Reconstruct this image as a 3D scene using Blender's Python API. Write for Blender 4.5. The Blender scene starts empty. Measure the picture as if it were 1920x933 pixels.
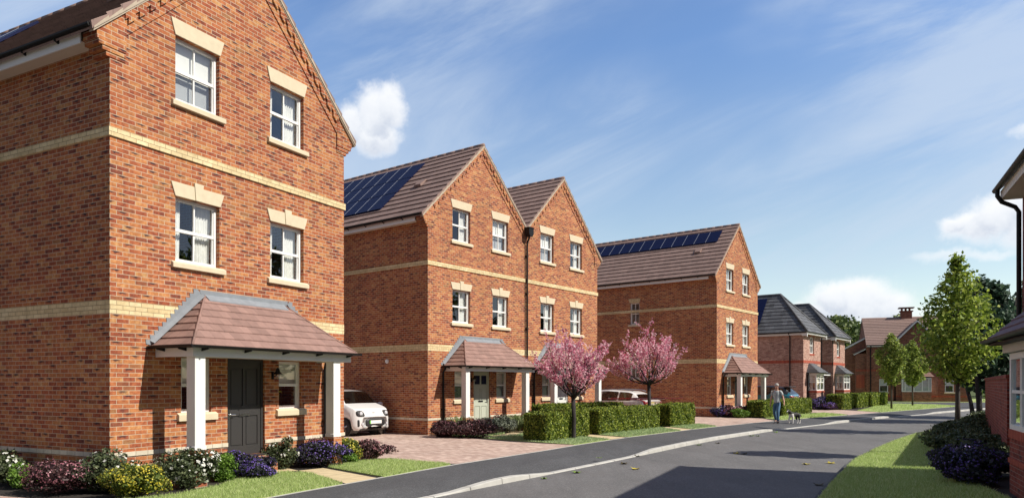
import bpy, bmesh, math, random
import numpy as np
from mathutils import Vector, Matrix, Quaternion
from mathutils.geometry import delaunay_2d_cdt
R = math.radians
random.seed(7)
rng = np.random.default_rng(11)
scn = bpy.context.scene
COL = scn.collection

# ------------------------------------------------------------------ nodes
class NT:
    def __init__(s, nt): s.nt = nt; s.n = nt.nodes; s.l = nt.links
    def new(s, t, **kw):
        n = s.n.new(t)
        for k, v in kw.items(): setattr(n, k, v)
        return n
    def set(s, sock, v):
        if v is None: return
        if isinstance(v, bpy.types.NodeSocket): s.l.new(v, sock)
        else:
            if isinstance(v, (tuple, list)) and sock.type == 'RGBA' and len(v) == 3: v = (*v, 1)
            sock.default_value = v
    def m(s, op, a, b=None, c=None, clamp=False):
        n = s.new('ShaderNodeMath', operation=op, use_clamp=clamp)
        s.set(n.inputs[0], a); s.set(n.inputs[1], b)
        if c is not None: s.set(n.inputs[2], c)
        return n.outputs[0]
    def vm(s, op, a, b=None):
        n = s.new('ShaderNodeVectorMath', operation=op)
        s.set(n.inputs[0], a)
        if b is not None: s.set(n.inputs[1], b)
        return n.outputs['Value'] if op in ('LENGTH', 'DOT_PRODUCT') else n.outputs[0]
    def sep(s, v): n = s.new('ShaderNodeSeparateXYZ'); s.set(n.inputs[0], v); return n.outputs
    def comb(s, x, y, z):
        n = s.new('ShaderNodeCombineXYZ'); s.set(n.inputs[0], x); s.set(n.inputs[1], y); s.set(n.inputs[2], z); return n.outputs[0]
    def mix(s, f, a, b, bt='MIX'):
        n = s.new('ShaderNodeMix', data_type='RGBA', blend_type=bt)
        s.set(n.inputs['Factor'], f); s.set(n.inputs[6], a); s.set(n.inputs[7], b); return n.outputs[2]
    def ramp(s, f, stops, interp='LINEAR'):
        n = s.new('ShaderNodeValToRGB'); cr = n.color_ramp; cr.interpolation = interp
        while len(cr.elements) < len(stops): cr.elements.new(0.5)
        for e, (p, c) in zip(cr.elements, stops): e.position = p; e.color = (*c, 1) if len(c) == 3 else c
        s.set(n.inputs[0], f); return n.outputs[0]
    def mr(s, v, a, b, c=0., d=1., smooth=False):
        n = s.new('ShaderNodeMapRange'); n.interpolation_type = 'SMOOTHSTEP' if smooth else 'LINEAR'
        for i, q in enumerate((v, a, b, c, d)): s.set(n.inputs[i], q)
        return n.outputs[0]
    def noise(s, vec, scale, detail=4., rough=.55, dist=0.):
        n = s.new('ShaderNodeTexNoise')
        if vec is not None: s.set(n.inputs['Vector'], vec)
        s.set(n.inputs['Scale'], scale); s.set(n.inputs['Detail'], detail); s.set(n.inputs['Roughness'], rough); s.set(n.inputs['Distortion'], dist)
        return n.outputs['Fac']
    def obj(s): return s.new('ShaderNodeTexCoord').outputs['Object']

MATS = {}
def mat(name, base=(.5, .5, .5), rough=.6, metal=0., spec=.5, fn=None, alpha=None, coat=0.):
    m = bpy.data.materials.new(name); m.use_nodes = True
    t = NT(m.node_tree); b = t.n['Principled BSDF']
    b.inputs['Base Color'].default_value = (*base, 1); b.inputs['Roughness'].default_value = rough
    b.inputs['Metallic'].default_value = metal; b.inputs['Specular IOR Level'].default_value = spec
    b.inputs['Coat Weight'].default_value = coat
    if fn: fn(t, b)
    MATS[name] = m
    return m
def bump(t, b, h, strength=.3, dist=.01):
    n = t.new('ShaderNodeBump'); n.inputs['Strength'].default_value = strength; n.inputs['Distance'].default_value = dist
    t.set(n.inputs['Height'], h); t.l.new(n.outputs[0], b.inputs['Normal'])
def var(base, amt=.12, scale=3., bmp=.0, bscale=60., vec=None):
    def fn(t, b):
        o = t.obj()
        nz = t.noise(o, scale, 6.)
        k = t.mr(nz, .25, .75, 1 - amt, 1 + amt)
        c = t.mix(1., base, t.comb(k, k, k), 'MULTIPLY')
        t.set(b.inputs['Base Color'], c)
        if bmp: bump(t, b, t.noise(o, bscale, 3.), bmp, .01)
    return fn

def brick(palette, mortar, L=.225, H=.075, dark=.11, jv=.12, jh=.042, darkcol=(.045, .028, .035), noise=.25):
    def fn(t, b):
        tc = t.new('ShaderNodeTexCoord'); p = t.sep(tc.outputs['Object']); n = t.sep(tc.outputs['Normal'])
        ax = t.m('GREATER_THAN', t.m('ABSOLUTE', n[0]), .7)
        a = t.m('ADD', t.m('MULTIPLY', p[0], t.m('SUBTRACT', 1., ax)), t.m('MULTIPLY', p[1], ax))
        zz = t.m('DIVIDE', p[2], H); row = t.m('FLOOR', zz); fz = t.m('FRACT', zz)
        a2 = t.m('ADD', t.m('DIVIDE', a, L), t.m('MULTIPLY', .5, t.m('FLOORED_MODULO', row, 2.)))
        col = t.m('FLOOR', a2); fa = t.m('FRACT', a2)
        wn = t.new('ShaderNodeTexWhiteNoise', noise_dimensions='3D'); t.set(wn.inputs['Vector'], t.comb(col, row, ax))
        r1 = wn.outputs['Value']; rc = t.sep(wn.outputs['Color'])
        nz = t.noise(tc.outputs['Object'], 14., 5., .65)
        mot = t.noise(tc.outputs['Object'], 7., 3., .6)
        c = t.ramp(t.m('ADD', t.m('MULTIPLY', r1, .72), t.mr(mot, .3, .7, -.08, .36), clamp=True), palette, 'LINEAR')
        k = t.mr(nz, .3, .7, 1 - noise, 1 + noise)
        c = t.mix(1., c, t.comb(k, k, k), 'MULTIPLY')
        if dark:
            # flashed (burnt) streak on the upper part of some bricks
            d1 = t.m('LESS_THAN', rc[1], dark)
            wob = t.m('MULTIPLY', t.m('SUBTRACT', t.noise(tc.outputs['Object'], 16., 2.), .5), .9)
            d2 = t.mr(t.m('ADD', fz, wob), .40, .80, 0., 1., True)
            d3 = t.m('MULTIPLY', t.mr(fa, .06, .35), t.mr(fa, .95, .6))
            c = t.mix(t.m('MULTIPLY', t.m('MULTIPLY', d1, d2), t.m('MULTIPLY', d3, .9)), c, darkcol)
            d4 = t.m('GREATER_THAN', rc[1], 1 - dark * .5)
            c = t.mix(t.m('MULTIPLY', d4, .35), c, darkcol)
        mo = t.m('MAXIMUM', t.m('LESS_THAN', fa, jh), t.m('LESS_THAN', fz, jv if H < 5 else -1.))
        big = t.noise(tc.outputs['Object'], .6, 3.)
        kb = t.m('MULTIPLY', t.mr(big, .3, .7, .88, 1.08), t.mr(t.noise(tc.outputs['Object'], 2.6, 4., .6), .3, .7, .93, 1.06))
        c = t.mix(mo, c, mortar)
        c = t.mix(1., c, t.comb(kb, kb, kb), 'MULTIPLY')
        run = t.noise(t.comb(t.m('MULTIPLY', a, 5.), t.m('MULTIPLY', p[2], .5), ax), 1., 4., .6)
        damp = t.m('MULTIPLY', t.mr(t.m('ADD', p[2], t.m('MULTIPLY', run, .5)), .55, .15), .28)
        st_ = t.m('MULTIPLY', t.mr(run, .56, .72), .14)
        c = t.mix(t.m('MAXIMUM', damp, st_), c, (.10, .075, .055))
        t.set(b.inputs['Base Color'], c)
        h = t.m('SUBTRACT', t.m('MULTIPLY', nz, .4), mo)
        bump(t, b, h, .6, .006)
    return fn
RED = [(0, (.20, .062, .042)), (.2, (.32, .088, .044)), (.5, (.43, .145, .062)), (.8, (.49, .205, .080)), (1, (.52, .285, .125))]
mat('brick_red', rough=.9, spec=.2, fn=brick(RED, (.56, .44, .32), dark=.18, noise=.22, jv=.13))
BUFF = [(0, (.62, .48, .26)), (1, (.80, .67, .41))]
mat('brick_buff', rough=.9, spec=.2, fn=brick(BUFF, (.33, .24, .14), dark=0, noise=.08))
mat('brick_base', rough=.9, spec=.2, fn=brick([(0, (.60, .54, .42)), (1, (.72, .66, .53))], (.36, .31, .24), H=10., dark=0, noise=.08))
PINK = [(0, (.30, .14, .115)), (.5, (.45, .26, .21)), (1, (.58, .38, .31))]
mat('brick_pink', rough=.9, spec=.2, fn=brick(PINK, (.42, .36, .30), dark=.05))
mat('brick_soldier', rough=.9, spec=.2, fn=brick([(0, (.34, .07, .05)), (1, (.46, .12, .07))], (.4, .3, .24), L=.075, H=10., dark=0, noise=.1))
mat('brick_brown', rough=.9, spec=.2, fn=brick([(0, (.16, .06, .045)), (.5, (.27, .10, .065)), (1, (.36, .15, .10))], (.33, .25, .19), dark=.05))
mat('brick_dark', rough=.9, spec=.2, fn=brick([(0, (.15, .035, .03)), (.5, (.26, .06, .045)), (1, (.34, .09, .06))], (.30, .22, .18), dark=.03))
mat('stone', rough=.85, spec=.2, fn=var((.66, .57, .41), .07, 8., .15, 120.))
mat('white', rough=.45, fn=var((.84, .84, .82), .03, 2.))
mat('white_paint', rough=.55, fn=var((.80, .80, .78), .04, 1.5))
mat('soffit', rough=.6, fn=var((.66, .60, .52), .04, 1.5))
mat('verge', rough=.8, fn=var((.46, .38, .29), .15, 9.))
mat('black_plastic', (.010, .010, .011), .45, spec=.25)
mat('lead', rough=.6, fn=var((.235, .255, .28), .15, 7., .1, 20.))
def tile(base, L=.33, G=.345, amt=.18, axis=1):
    def fn(t, b):
        tc = t.new('ShaderNodeTexCoord'); p = t.sep(tc.outputs['Object']); n = t.sep(tc.outputs['Normal'])
        ax = t.m('GREATER_THAN', t.m('ABSOLUTE', n[1]), .5)
        a = t.m('ADD', t.m('MULTIPLY', p[1], t.m('SUBTRACT', 1., ax)), t.m('MULTIPLY', p[0], ax))
        row = t.m('FLOOR', t.m('DIVIDE', p[2], G))
        a2 = t.m('ADD', t.m('DIVIDE', a, L), t.m('MULTIPLY', .5, t.m('FLOORED_MODULO', row, 2.)))
        wn = t.new('ShaderNodeTexWhiteNoise', noise_dimensions='3D'); t.set(wn.inputs['Vector'], t.comb(t.m('FLOOR', a2), row, ax))
        k = t.mr(wn.outputs['Value'], 0., 1., 1 - amt, 1 + amt)
        k2 = t.mr(t.noise(tc.outputs['Object'], 5., 6., .65), .3, .7, .85, 1.12)
        k = t.m('MULTIPLY', k, k2)
        c = t.mix(1., base, t.comb(k, k, k), 'MULTIPLY')
        jt = t.m('LESS_THAN', t.m('FRACT', a2), .035)
        c = t.mix(t.m('MULTIPLY', jt, .45), c, (.03, .025, .025))
        t.set(b.inputs['Base Color'], c)
        bump(t, b, t.noise(tc.outputs['Object'], 90., 3.), .25, .004)
    return fn
mat('tile_brown', rough=.75, spec=.3, fn=tile((.265, .180, .155), amt=.10))
mat('tile_porch', rough=.75, spec=.3, fn=tile((.285, .175, .148), L=.22, G=.142, amt=.13))
mat('tile_slate', rough=.7, spec=.35, fn=tile((.105, .108, .118), amt=.28))
mat('tile_plum', rough=.7, spec=.3, fn=tile((.13, .07, .085), L=.22, G=.142, amt=.2))
mat('solar', (.004, .008, .045), .5, spec=.12)
mat('alu', (.30, .32, .38), .5, metal=.3)
def glassf(t, b):
    g = t.new('ShaderNodeBsdfGlossy'); g.inputs['Roughness'].default_value = .015; g.inputs['Color'].default_value = (.9, .95, 1, 1)
    tr = t.new('ShaderNodeBsdfTransparent'); tr.inputs['Color'].default_value = (.96, .98, .98, 1)
    gq = t.new('ShaderNodeNewGeometry'); cs_ = t.m('ABSOLUTE', t.vm('DOT_PRODUCT', gq.outputs['Normal'], gq.outputs['Incoming']))
    fres = t.m('ADD', t.m('MULTIPLY', t.m('POWER', t.m('SUBTRACT', 1., cs_), 5.), .95), .05)
    geo = t.obj(); nz = t.noise(geo, 1.3, 2.)
    bp = t.new('ShaderNodeBump'); bp.inputs['Strength'].default_value = .04; bp.inputs['Distance'].default_value = .05; t.set(bp.inputs['Height'], nz)
    t.l.new(bp.outputs[0], g.inputs['Normal'])
    f = t.m('ADD', t.m('MULTIPLY', fres, 1.5), .07, clamp=True)
    ms = t.new('ShaderNodeMixShader'); t.set(ms.inputs[0], f); t.l.new(tr.outputs[0], ms.inputs[1]); t.l.new(g.outputs[0], ms.inputs[2])
    t.l.new(ms.outputs[0], t.n['Material Output'].inputs['Surface'])
mat('glass', fn=glassf)
mat('interior', (.10, .09, .08), .9)
mat('curtain', rough=.9, fn=var((.80, .79, .75), .10, 5.))
mat('blind', (.82, .81, .77), .9)
mat('net', (.42, .43, .44), .9)
mat('louvre', (.40, .42, .45), .8)
mat('door_grey', (.040, .038, .038), .5)
mat('door_sage', (.50, .53, .44), .45)
mat('door_white', (.74, .76, .74), .45)
mat('chrome', (.6, .6, .6), .2, metal=1.)
mat('soil', rough=.95, fn=var((.028, .022, .018), .4, 12., .6, 60.))

def asph(base, sc=140., amt=.35):
    def fn(t, b):
        o = t.obj()
        a = t.noise(o, sc, 2., .7); c1 = t.mr(a, .3, .7, 1 - amt, 1 + amt)
        a2 = t.noise(o, .35, 5., .6); c2 = t.mr(a2, .3, .7, .88, 1.1)
        a3 = t.noise(o, 28., 3., .7); c3 = t.mr(a3, .35, .65, .9, 1.1)
        k = t.m('MULTIPLY', t.m('MULTIPLY', c1, c2), c3)
        vo = t.new('ShaderNodeTexVoronoi', feature='F1'); t.set(vo.inputs['Vector'], o); vo.inputs['Scale'].default_value = 55.
        sp = t.mr(t.sep(vo.outputs['Color'])[0], .86, .9, 1., 1.45)
        st_ = t.noise(t.vm('MULTIPLY', o, (1.6, .35, 1.)), .9, 5., .7, 1.2)
        k = t.m('MULTIPLY', t.m('MULTIPLY', k, sp), t.mr(st_, .35, .7, 1.06, .86))
        t.set(b.inputs['Base Color'], t.mix(1., base, t.comb(k, k, k), 'MULTIPLY'))
        bump(t, b, a, .5, .006)
    return fn
mat('road', rough=.85, spec=.25, fn=asph((.142, .138, .138)))
mat('pavement', rough=.88, spec=.2, fn=asph((.088, .089, .094), 110., .4))
mat('kerb', rough=.85, fn=var((.46, .45, .42), .2, 2., .2, 80.))
def paver(t, b):
    tc = t.new('ShaderNodeTexCoord'); o = tc.outputs['Object']
    mp = t.new('ShaderNodeMapping'); mp.inputs['Rotation'].default_value = (0, 0, R(52)); t.set(mp.inputs['Vector'], o)
    p = t.sep(mp.outputs[0])
    zz = t.m('DIVIDE', p[1], .105); row = t.m('FLOOR', zz); fz = t.m('FRACT', zz)
    a2 = t.m('ADD', t.m('DIVIDE', p[0], .21), t.m('MULTIPLY', .5, t.m('FLOORED_MODULO', row, 2.)))
    wn = t.new('ShaderNodeTexWhiteNoise', noise_dimensions='2D'); t.set(wn.inputs['Vector'], t.comb(t.m('FLOOR', a2), row, 0.))
    c = t.ramp(wn.outputs['Value'], [(0, (.40, .28, .235)), (.5, (.50, .365, .305)), (1, (.60, .46, .39))])
    mo = t.m('MAXIMUM', t.m('LESS_THAN', t.m('FRACT', a2), .04), t.m('LESS_THAN', fz, .07))
    c = t.mix(t.m('MULTIPLY', mo, .6), c, (.28, .21, .17))
    k = t.mr(t.noise(o, .8, 4.), .3, .7, .88, 1.1)
    t.set(b.inputs['Base Color'], t.mix(1., c, t.comb(k, k, k), 'MULTIPLY'))
    bump(t, b, t.m('MULTIPLY', mo, -1.), .5, .005)
mat('pavers', rough=.85, spec=.2, fn=paver)
def slabf(t, b):
    tc = t.new('ShaderNodeTexCoord'); o = tc.outputs['Object']
    mp = t.new('ShaderNodeMapping'); mp.inputs['Rotation'].default_value = (0, 0, R(28)); t.set(mp.inputs['Vector'], o)
    p = t.sep(mp.outputs[0])
    fz = t.m('FRACT', t.m('DIVIDE', p[1], .45)); fa = t.m('FRACT', t.m('DIVIDE', p[0], .6))
    mo = t.m('MAXIMUM', t.m('LESS_THAN', fa, .02), t.m('LESS_THAN', fz, .028))
    k = t.mr(t.noise(o, 6., 5.), .3, .7, .9, 1.08)
    c = t.mix(1., (.62, .50, .31), t.comb(k, k, k), 'MULTIPLY')
    t.set(b.inputs['Base Color'], t.mix(mo, c, (.33, .27, .17)))
mat('flag', rough=.85, spec=.2, fn=slabf)
def lawnf(t, b):
    o = t.obj()
    a = t.noise(o, 45., 4., .7); a2 = t.noise(o, 1.1, 4.)
    c = t.ramp(a, [(.25, (.25, .34, .10)), (.5, (.38, .47, .17)), (.75, (.50, .58, .27))])
    k = t.mr(a2, .3, .7, .85, 1.12)
    t.set(b.inputs['Base Color'], t.mix(1., c, t.comb(k, k, k), 'MULTIPLY'))
    bump(t, b, a, 1., .03)
mat('lawn', rough=.9, spec=.15, fn=lawnf)
def leaf(stops, trans=.25, rough=.55, spec=.3):
    def fn(t, b):
        g = t.new('ShaderNodeNewGeometry')
        c = t.ramp(g.outputs['Random Per Island'], stops)
        t.set(b.inputs['Base Color'], c)
        tl = t.new('ShaderNodeBsdfTranslucent'); t.set(tl.inputs['Color'], c)
        ms = t.new('ShaderNodeMixShader'); ms.inputs[0].default_value = trans
        t.l.new(b.outputs[0], ms.inputs[1]); t.l.new(tl.outputs[0], ms.inputs[2])
        t.l.new(ms.outputs[0], t.n['Material Output'].inputs['Surface'])
    return fn
mat('blade', rough=.6, fn=leaf([(0, (.30, .40, .11)), (.5, (.48, .60, .22)), (.85, (.64, .72, .34)), (1, (.78, .80, .48))], .45))
mat('blade_blue', rough=.6, fn=leaf([(0, (.20, .30, .14)), (.6, (.36, .46, .24)), (1, (.54, .60, .36))], .35))
mat('leaf_hedge', fn=leaf([(0, (.03, .06, .008)), (.4, (.11, .17, .02)), (.8, (.33, .40, .055)), (1, (.58, .62, .11))], .3))
mat('leaf_tree', fn=leaf([(0, (.06, .11, .015)), (.35, (.19, .28, .035)), (.75, (.38, .47, .07)), (1, (.56, .62, .14))], .45))
mat('leaf_small_tree', fn=leaf([(0, (.08, .13, .02)), (.5, (.24, .32, .055)), (1, (.48, .54, .13))], .45))
mat('leaf_dark_tree', fn=leaf([(0, (.02, .05, .03)), (.6, (.055, .11, .065)), (1, (.12, .20, .11))], .3))
mat('leaf_wood', fn=leaf([(0, (.03, .06, .02)), (.6, (.09, .14, .04)), (1, (.26, .32, .07))], .3))
mat('leaf_shrub', fn=leaf([(0, (.03, .045, .018)), (.6, (.08, .11, .045)), (1, (.18, .21, .10))], .25))
mat('leaf_lime', fn=leaf([(0, (.06, .12, .015)), (.6, (.14, .27, .03)), (1, (.25, .40, .06))], .3))
mat('leaf_yellow', fn=leaf([(0, (.05, .08, .015)), (.45, (.13, .18, .025)), (.8, (.30, .32, .05)), (1, (.48, .44, .07))], .3))
mat('leaf_maroon', fn=leaf([(0, (.03, .012, .014)), (.6, (.07, .028, .032)), (1, (.16, .08, .075))], .2))
mat('leaf_grey', fn=leaf([(0, (.06, .075, .055)), (.6, (.14, .16, .12)), (1, (.27, .29, .22))], .2))
mat('leaf_purple', fn=leaf([(0, (.015, .02, .018)), (.6, (.035, .04, .04)), (1, (.05, .05, .08))], .2))
mat('leaf_spiky', fn=leaf([(0, (.08, .12, .03)), (.6, (.2, .26, .1)), (1, (.42, .45, .25))], .3))
mat('fl_white', fn=leaf([(0, (.6, .6, .55)), (1, (.85, .85, .8))], .2))
mat('fl_pink', fn=leaf([(0, (.30, .09, .13)), (.6, (.5, .2, .25)), (1, (.72, .42, .45))], .2))
mat('fl_purple', fn=leaf([(0, (.06, .03, .22)), (.6, (.13, .07, .42)), (1, (.3, .2, .6))], .2))
mat('fl_lavender', fn=leaf([(0, (.10, .06, .35)), (1, (.28, .2, .62))], .2))
mat('fl_yellow', fn=leaf([(0, (.55, .42, .03)), (1, (.8, .7, .08))], .2))
mat('fl_blossom', fn=leaf([(0, (.50, .08, .18)), (.25, (.72, .25, .37)), (.65, (.88, .50, .58)), (1, (.95, .80, .82))], .45))
mat('bark', rough=.9, fn=var((.075, .06, .05), .3, 20., .5, 50.))
mat('bark_dark', rough=.9, fn=var((.03, .024, .026), .3, 20., .5, 50.))

# ------------------------------------------------------------------ mesh builder
def ident(p): return p
class MB:
    def __init__(s, T=ident): s.v = []; s.f = []; s.mi = []; s.T = T
    def add(s, vs, fs, m=0):
        o = len(s.v); s.v += [tuple(s.T(p)) for p in vs]
        for f in fs: s.f.append(tuple(i + o for i in f)); s.mi.append(m)
    def box(s, x0, y0, z0, x1, y1, z1, m=0):
        s.add([(x0,y0,z0),(x1,y0,z0),(x1,y1,z0),(x0,y1,z0),(x0,y0,z1),(x1,y0,z1),(x1,y1,z1),(x0,y1,z1)],
              [(0,3,2,1),(4,5,6,7),(0,1,5,4),(1,2,6,5),(2,3,7,6),(3,0,4,7)], m)
    def prism(s, pts, d0, d1, axis='y', m=0):
        # pts 2D; axis y: (x,z) ; axis x: (y,z); axis z: (x,y)
        def P(a, b, d): return (a, d, b) if axis == 'y' else ((d, a, b) if axis == 'x' else (a, b, d))
        n = len(pts)
        s.add([P(a, b, d0) for a, b in pts] + [P(a, b, d1) for a, b in pts],
              [tuple(range(n))[::-1], tuple(range(n, 2*n))] + [(i, (i+1) % n, n+(i+1) % n, n+i) for i in range(n)], m)
    def poly(s, pts, m=0): s.add(pts, [tuple(range(len(pts)))], m)
    def tube(s, pts, rad, n=8, m=0, cap=True):
        pts = [Vector(p) for p in pts]; k = len(pts)
        if not isinstance(rad, (list, tuple)): rad = [rad] * k
        vs = []; up = None
        for i, p in enumerate(pts):
            d = (pts[min(i+1, k-1)] - pts[max(i-1, 0)]).normalized()
            if up is None: up = Vector((0, 0, 1)) if abs(d.z) < .9 else Vector((1, 0, 0))
            a = d.cross(up).normalized(); b = a.cross(d).normalized(); up = b
            for j in range(n):
                t = 2*math.pi*j/n; vs.append(p + (a*math.cos(t) + b*math.sin(t))*rad[i])
        fs = [(i*n+j, i*n+(j+1) % n, (i+1)*n+(j+1) % n, (i+1)*n+j) for i in range(k-1) for j in range(n)]
        if cap: fs += [tuple(range(n))[::-1], tuple(range((k-1)*n, k*n))]
        s.add(vs, fs, m)
    def lathe(s, prof, c=(0, 0, 0), n=20, m=0, axis='z'):
        vs = []
        for r, h in prof:
            for j in range(n):
                t = 2*math.pi*j/n; a, b = r*math.cos(t), r*math.sin(t)
                q = (a, b, h) if axis == 'z' else ((a, h, b) if axis == 'y' else (h, a, b))
                vs.append((q[0]+c[0], q[1]+c[1], q[2]+c[2]))
        k = len(prof)
        fs = [(i*n+j, i*n+(j+1) % n, (i+1)*n+(j+1) % n, (i+1)*n+j) for i in range(k-1) for j in range(n)]
        fs += [tuple(range(n))[::-1], tuple(range((k-1)*n, k*n))]
        s.add(vs, fs, m)
    def build(s, name, mats, parent=None, smooth=False, bevel=0., recalc=True):
        me = bpy.data.meshes.new(name); me.from_pydata(s.v, [], s.f)
        if isinstance(mats, str): mats = [mats]
        for x in mats: me.materials.append(MATS[x])
        me.polygons.foreach_set('material_index', s.mi)
        if recalc:
            bm = bmesh.new(); bm.from_mesh(me); bmesh.ops.recalc_face_normals(bm, faces=bm.faces); bm.to_mesh(me); bm.free()
        if smooth: me.polygons.foreach_set('use_smooth', [True]*len(me.polygons))
        me.update()
        o = bpy.data.objects.new(name, me); COL.objects.link(o)
        if parent is not None: o.parent = parent
        if bevel:
            b = o.modifiers.new('b', 'BEVEL'); b.width = bevel; b.segments = 2; b.limit_method = 'ANGLE'
        return o
def npmesh(name, V, F, mats, parent=None, mi=None):
    me = bpy.data.meshes.new(name)
    V = np.asarray(V, dtype=np.float32); F = np.asarray(F, dtype=np.int32); k = F.shape[1]
    me.vertices.add(len(V)); me.vertices.foreach_set('co', V.ravel())
    me.loops.add(F.size); me.loops.foreach_set('vertex_index', F.ravel())
    me.polygons.add(len(F)); me.polygons.foreach_set('loop_start', np.arange(0, F.size, k, dtype=np.int32))
    if isinstance(mats, str): mats = [mats]
    for x in mats: me.materials.append(MATS[x])
    if mi is not None: me.polygons.foreach_set('material_index', np.asarray(mi, dtype=np.int32))
    me.update(calc_edges=True)
    o = bpy.data.objects.new(name, me); COL.objects.link(o)
    if parent is not None: o.parent = parent
    return o
def tag(o, label=None, cat=None, group=None, kind=None):
    if label: o['label'] = label
    if cat: o['category'] = cat
    if group: o['group'] = group
    if kind: o['kind'] = kind
    return o
def empty(name, loc=(0, 0, 0), rz=0., label=None, cat=None, group=None):
    o = bpy.data.objects.new(name, None); COL.objects.link(o); o.location = loc; o.rotation_euler = (0, 0, rz)
    o.empty_display_size = .3
    return tag(o, label, cat, group)

# ------------------------------------------------------------------ houses: frames
HF = {1: (27.281, -6.6337, 11.8945, 0.), 2: (37.477, -2.8666, 24.5729, -.04), 3: (39.189, 10.7224, 37.7630, -.10),
      4: (39., 20.2, 50., 0.), 5: (111., 34.9, 71., 0.), 6: (205., 9.96, 14.07, 0.)}
def house_root(h, name, label):
    yaw, x, y, z = HF[h]
    return empty(name, (x, y, z), R(90 - yaw), label, 'house')
def W2(h, u, v, z=0.):
    yaw, x, y, zz = HF[h]; a = R(yaw); F = (math.sin(a), math.cos(a)); S = (-math.cos(a), math.sin(a))
    return (x + F[0]*u + S[0]*v, y + F[1]*u + S[1]*v, z + zz)
def Tfront(off=0.): return lambda p: (p[0], -p[1] + off, p[2])       # p = (along, outward, z)
def Tleft(off=0.): return lambda p: (-p[1] + off, p[0], p[2])
def Tright(off=0.): return lambda p: (p[1] + off, p[0], p[2])

def wall_panel(mb, outline, holes, thick, T=None):
    """outline (a,z) polygon with rectangular holes (a0,a1,z0,z1); front at outward 0, back at -thick, with reveals"""
    bm = bmesh.new()
    vs = [bm.verts.new((a, 0, z)) for a, z in outline]; bm.faces.new(vs)
    A = sorted({h[i] for h in holes for i in (0, 1)}); Z = sorted({h[i] for h in holes for i in (2, 3)})
    for a in A: bmesh.ops.bisect_plane(bm, geom=bm.verts[:]+bm.edges[:]+bm.faces[:], plane_co=(a, 0, 0), plane_no=(1, 0, 0))
    for z in Z: bmesh.ops.bisect_plane(bm, geom=bm.verts[:]+bm.edges[:]+bm.faces[:], plane_co=(0, 0, z), plane_no=(0, 0, 1))
    kill = []
    for f in bm.faces:
        c = f.calc_center_median()
        if any(h[0] < c.x < h[1] and h[2] < c.z < h[3] for h in holes): kill.append(f)
    bmesh.ops.delete(bm, geom=kill, context='FACES')
    r = bmesh.ops.extrude_face_region(bm, geom=bm.faces[:])
    for e in r['geom']:
        if isinstance(e, bmesh.types.BMVert): e.co.y = -thick
    bm.verts.index_update()
    vs = [tuple(v.co) for v in bm.verts]; fs = [tuple(v.index for v in f.verts) for f in bm.faces]
    bm.free()
    old = mb.T
    if T: mb.T = T
    mb.add(vs, fs); mb.T = old

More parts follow.
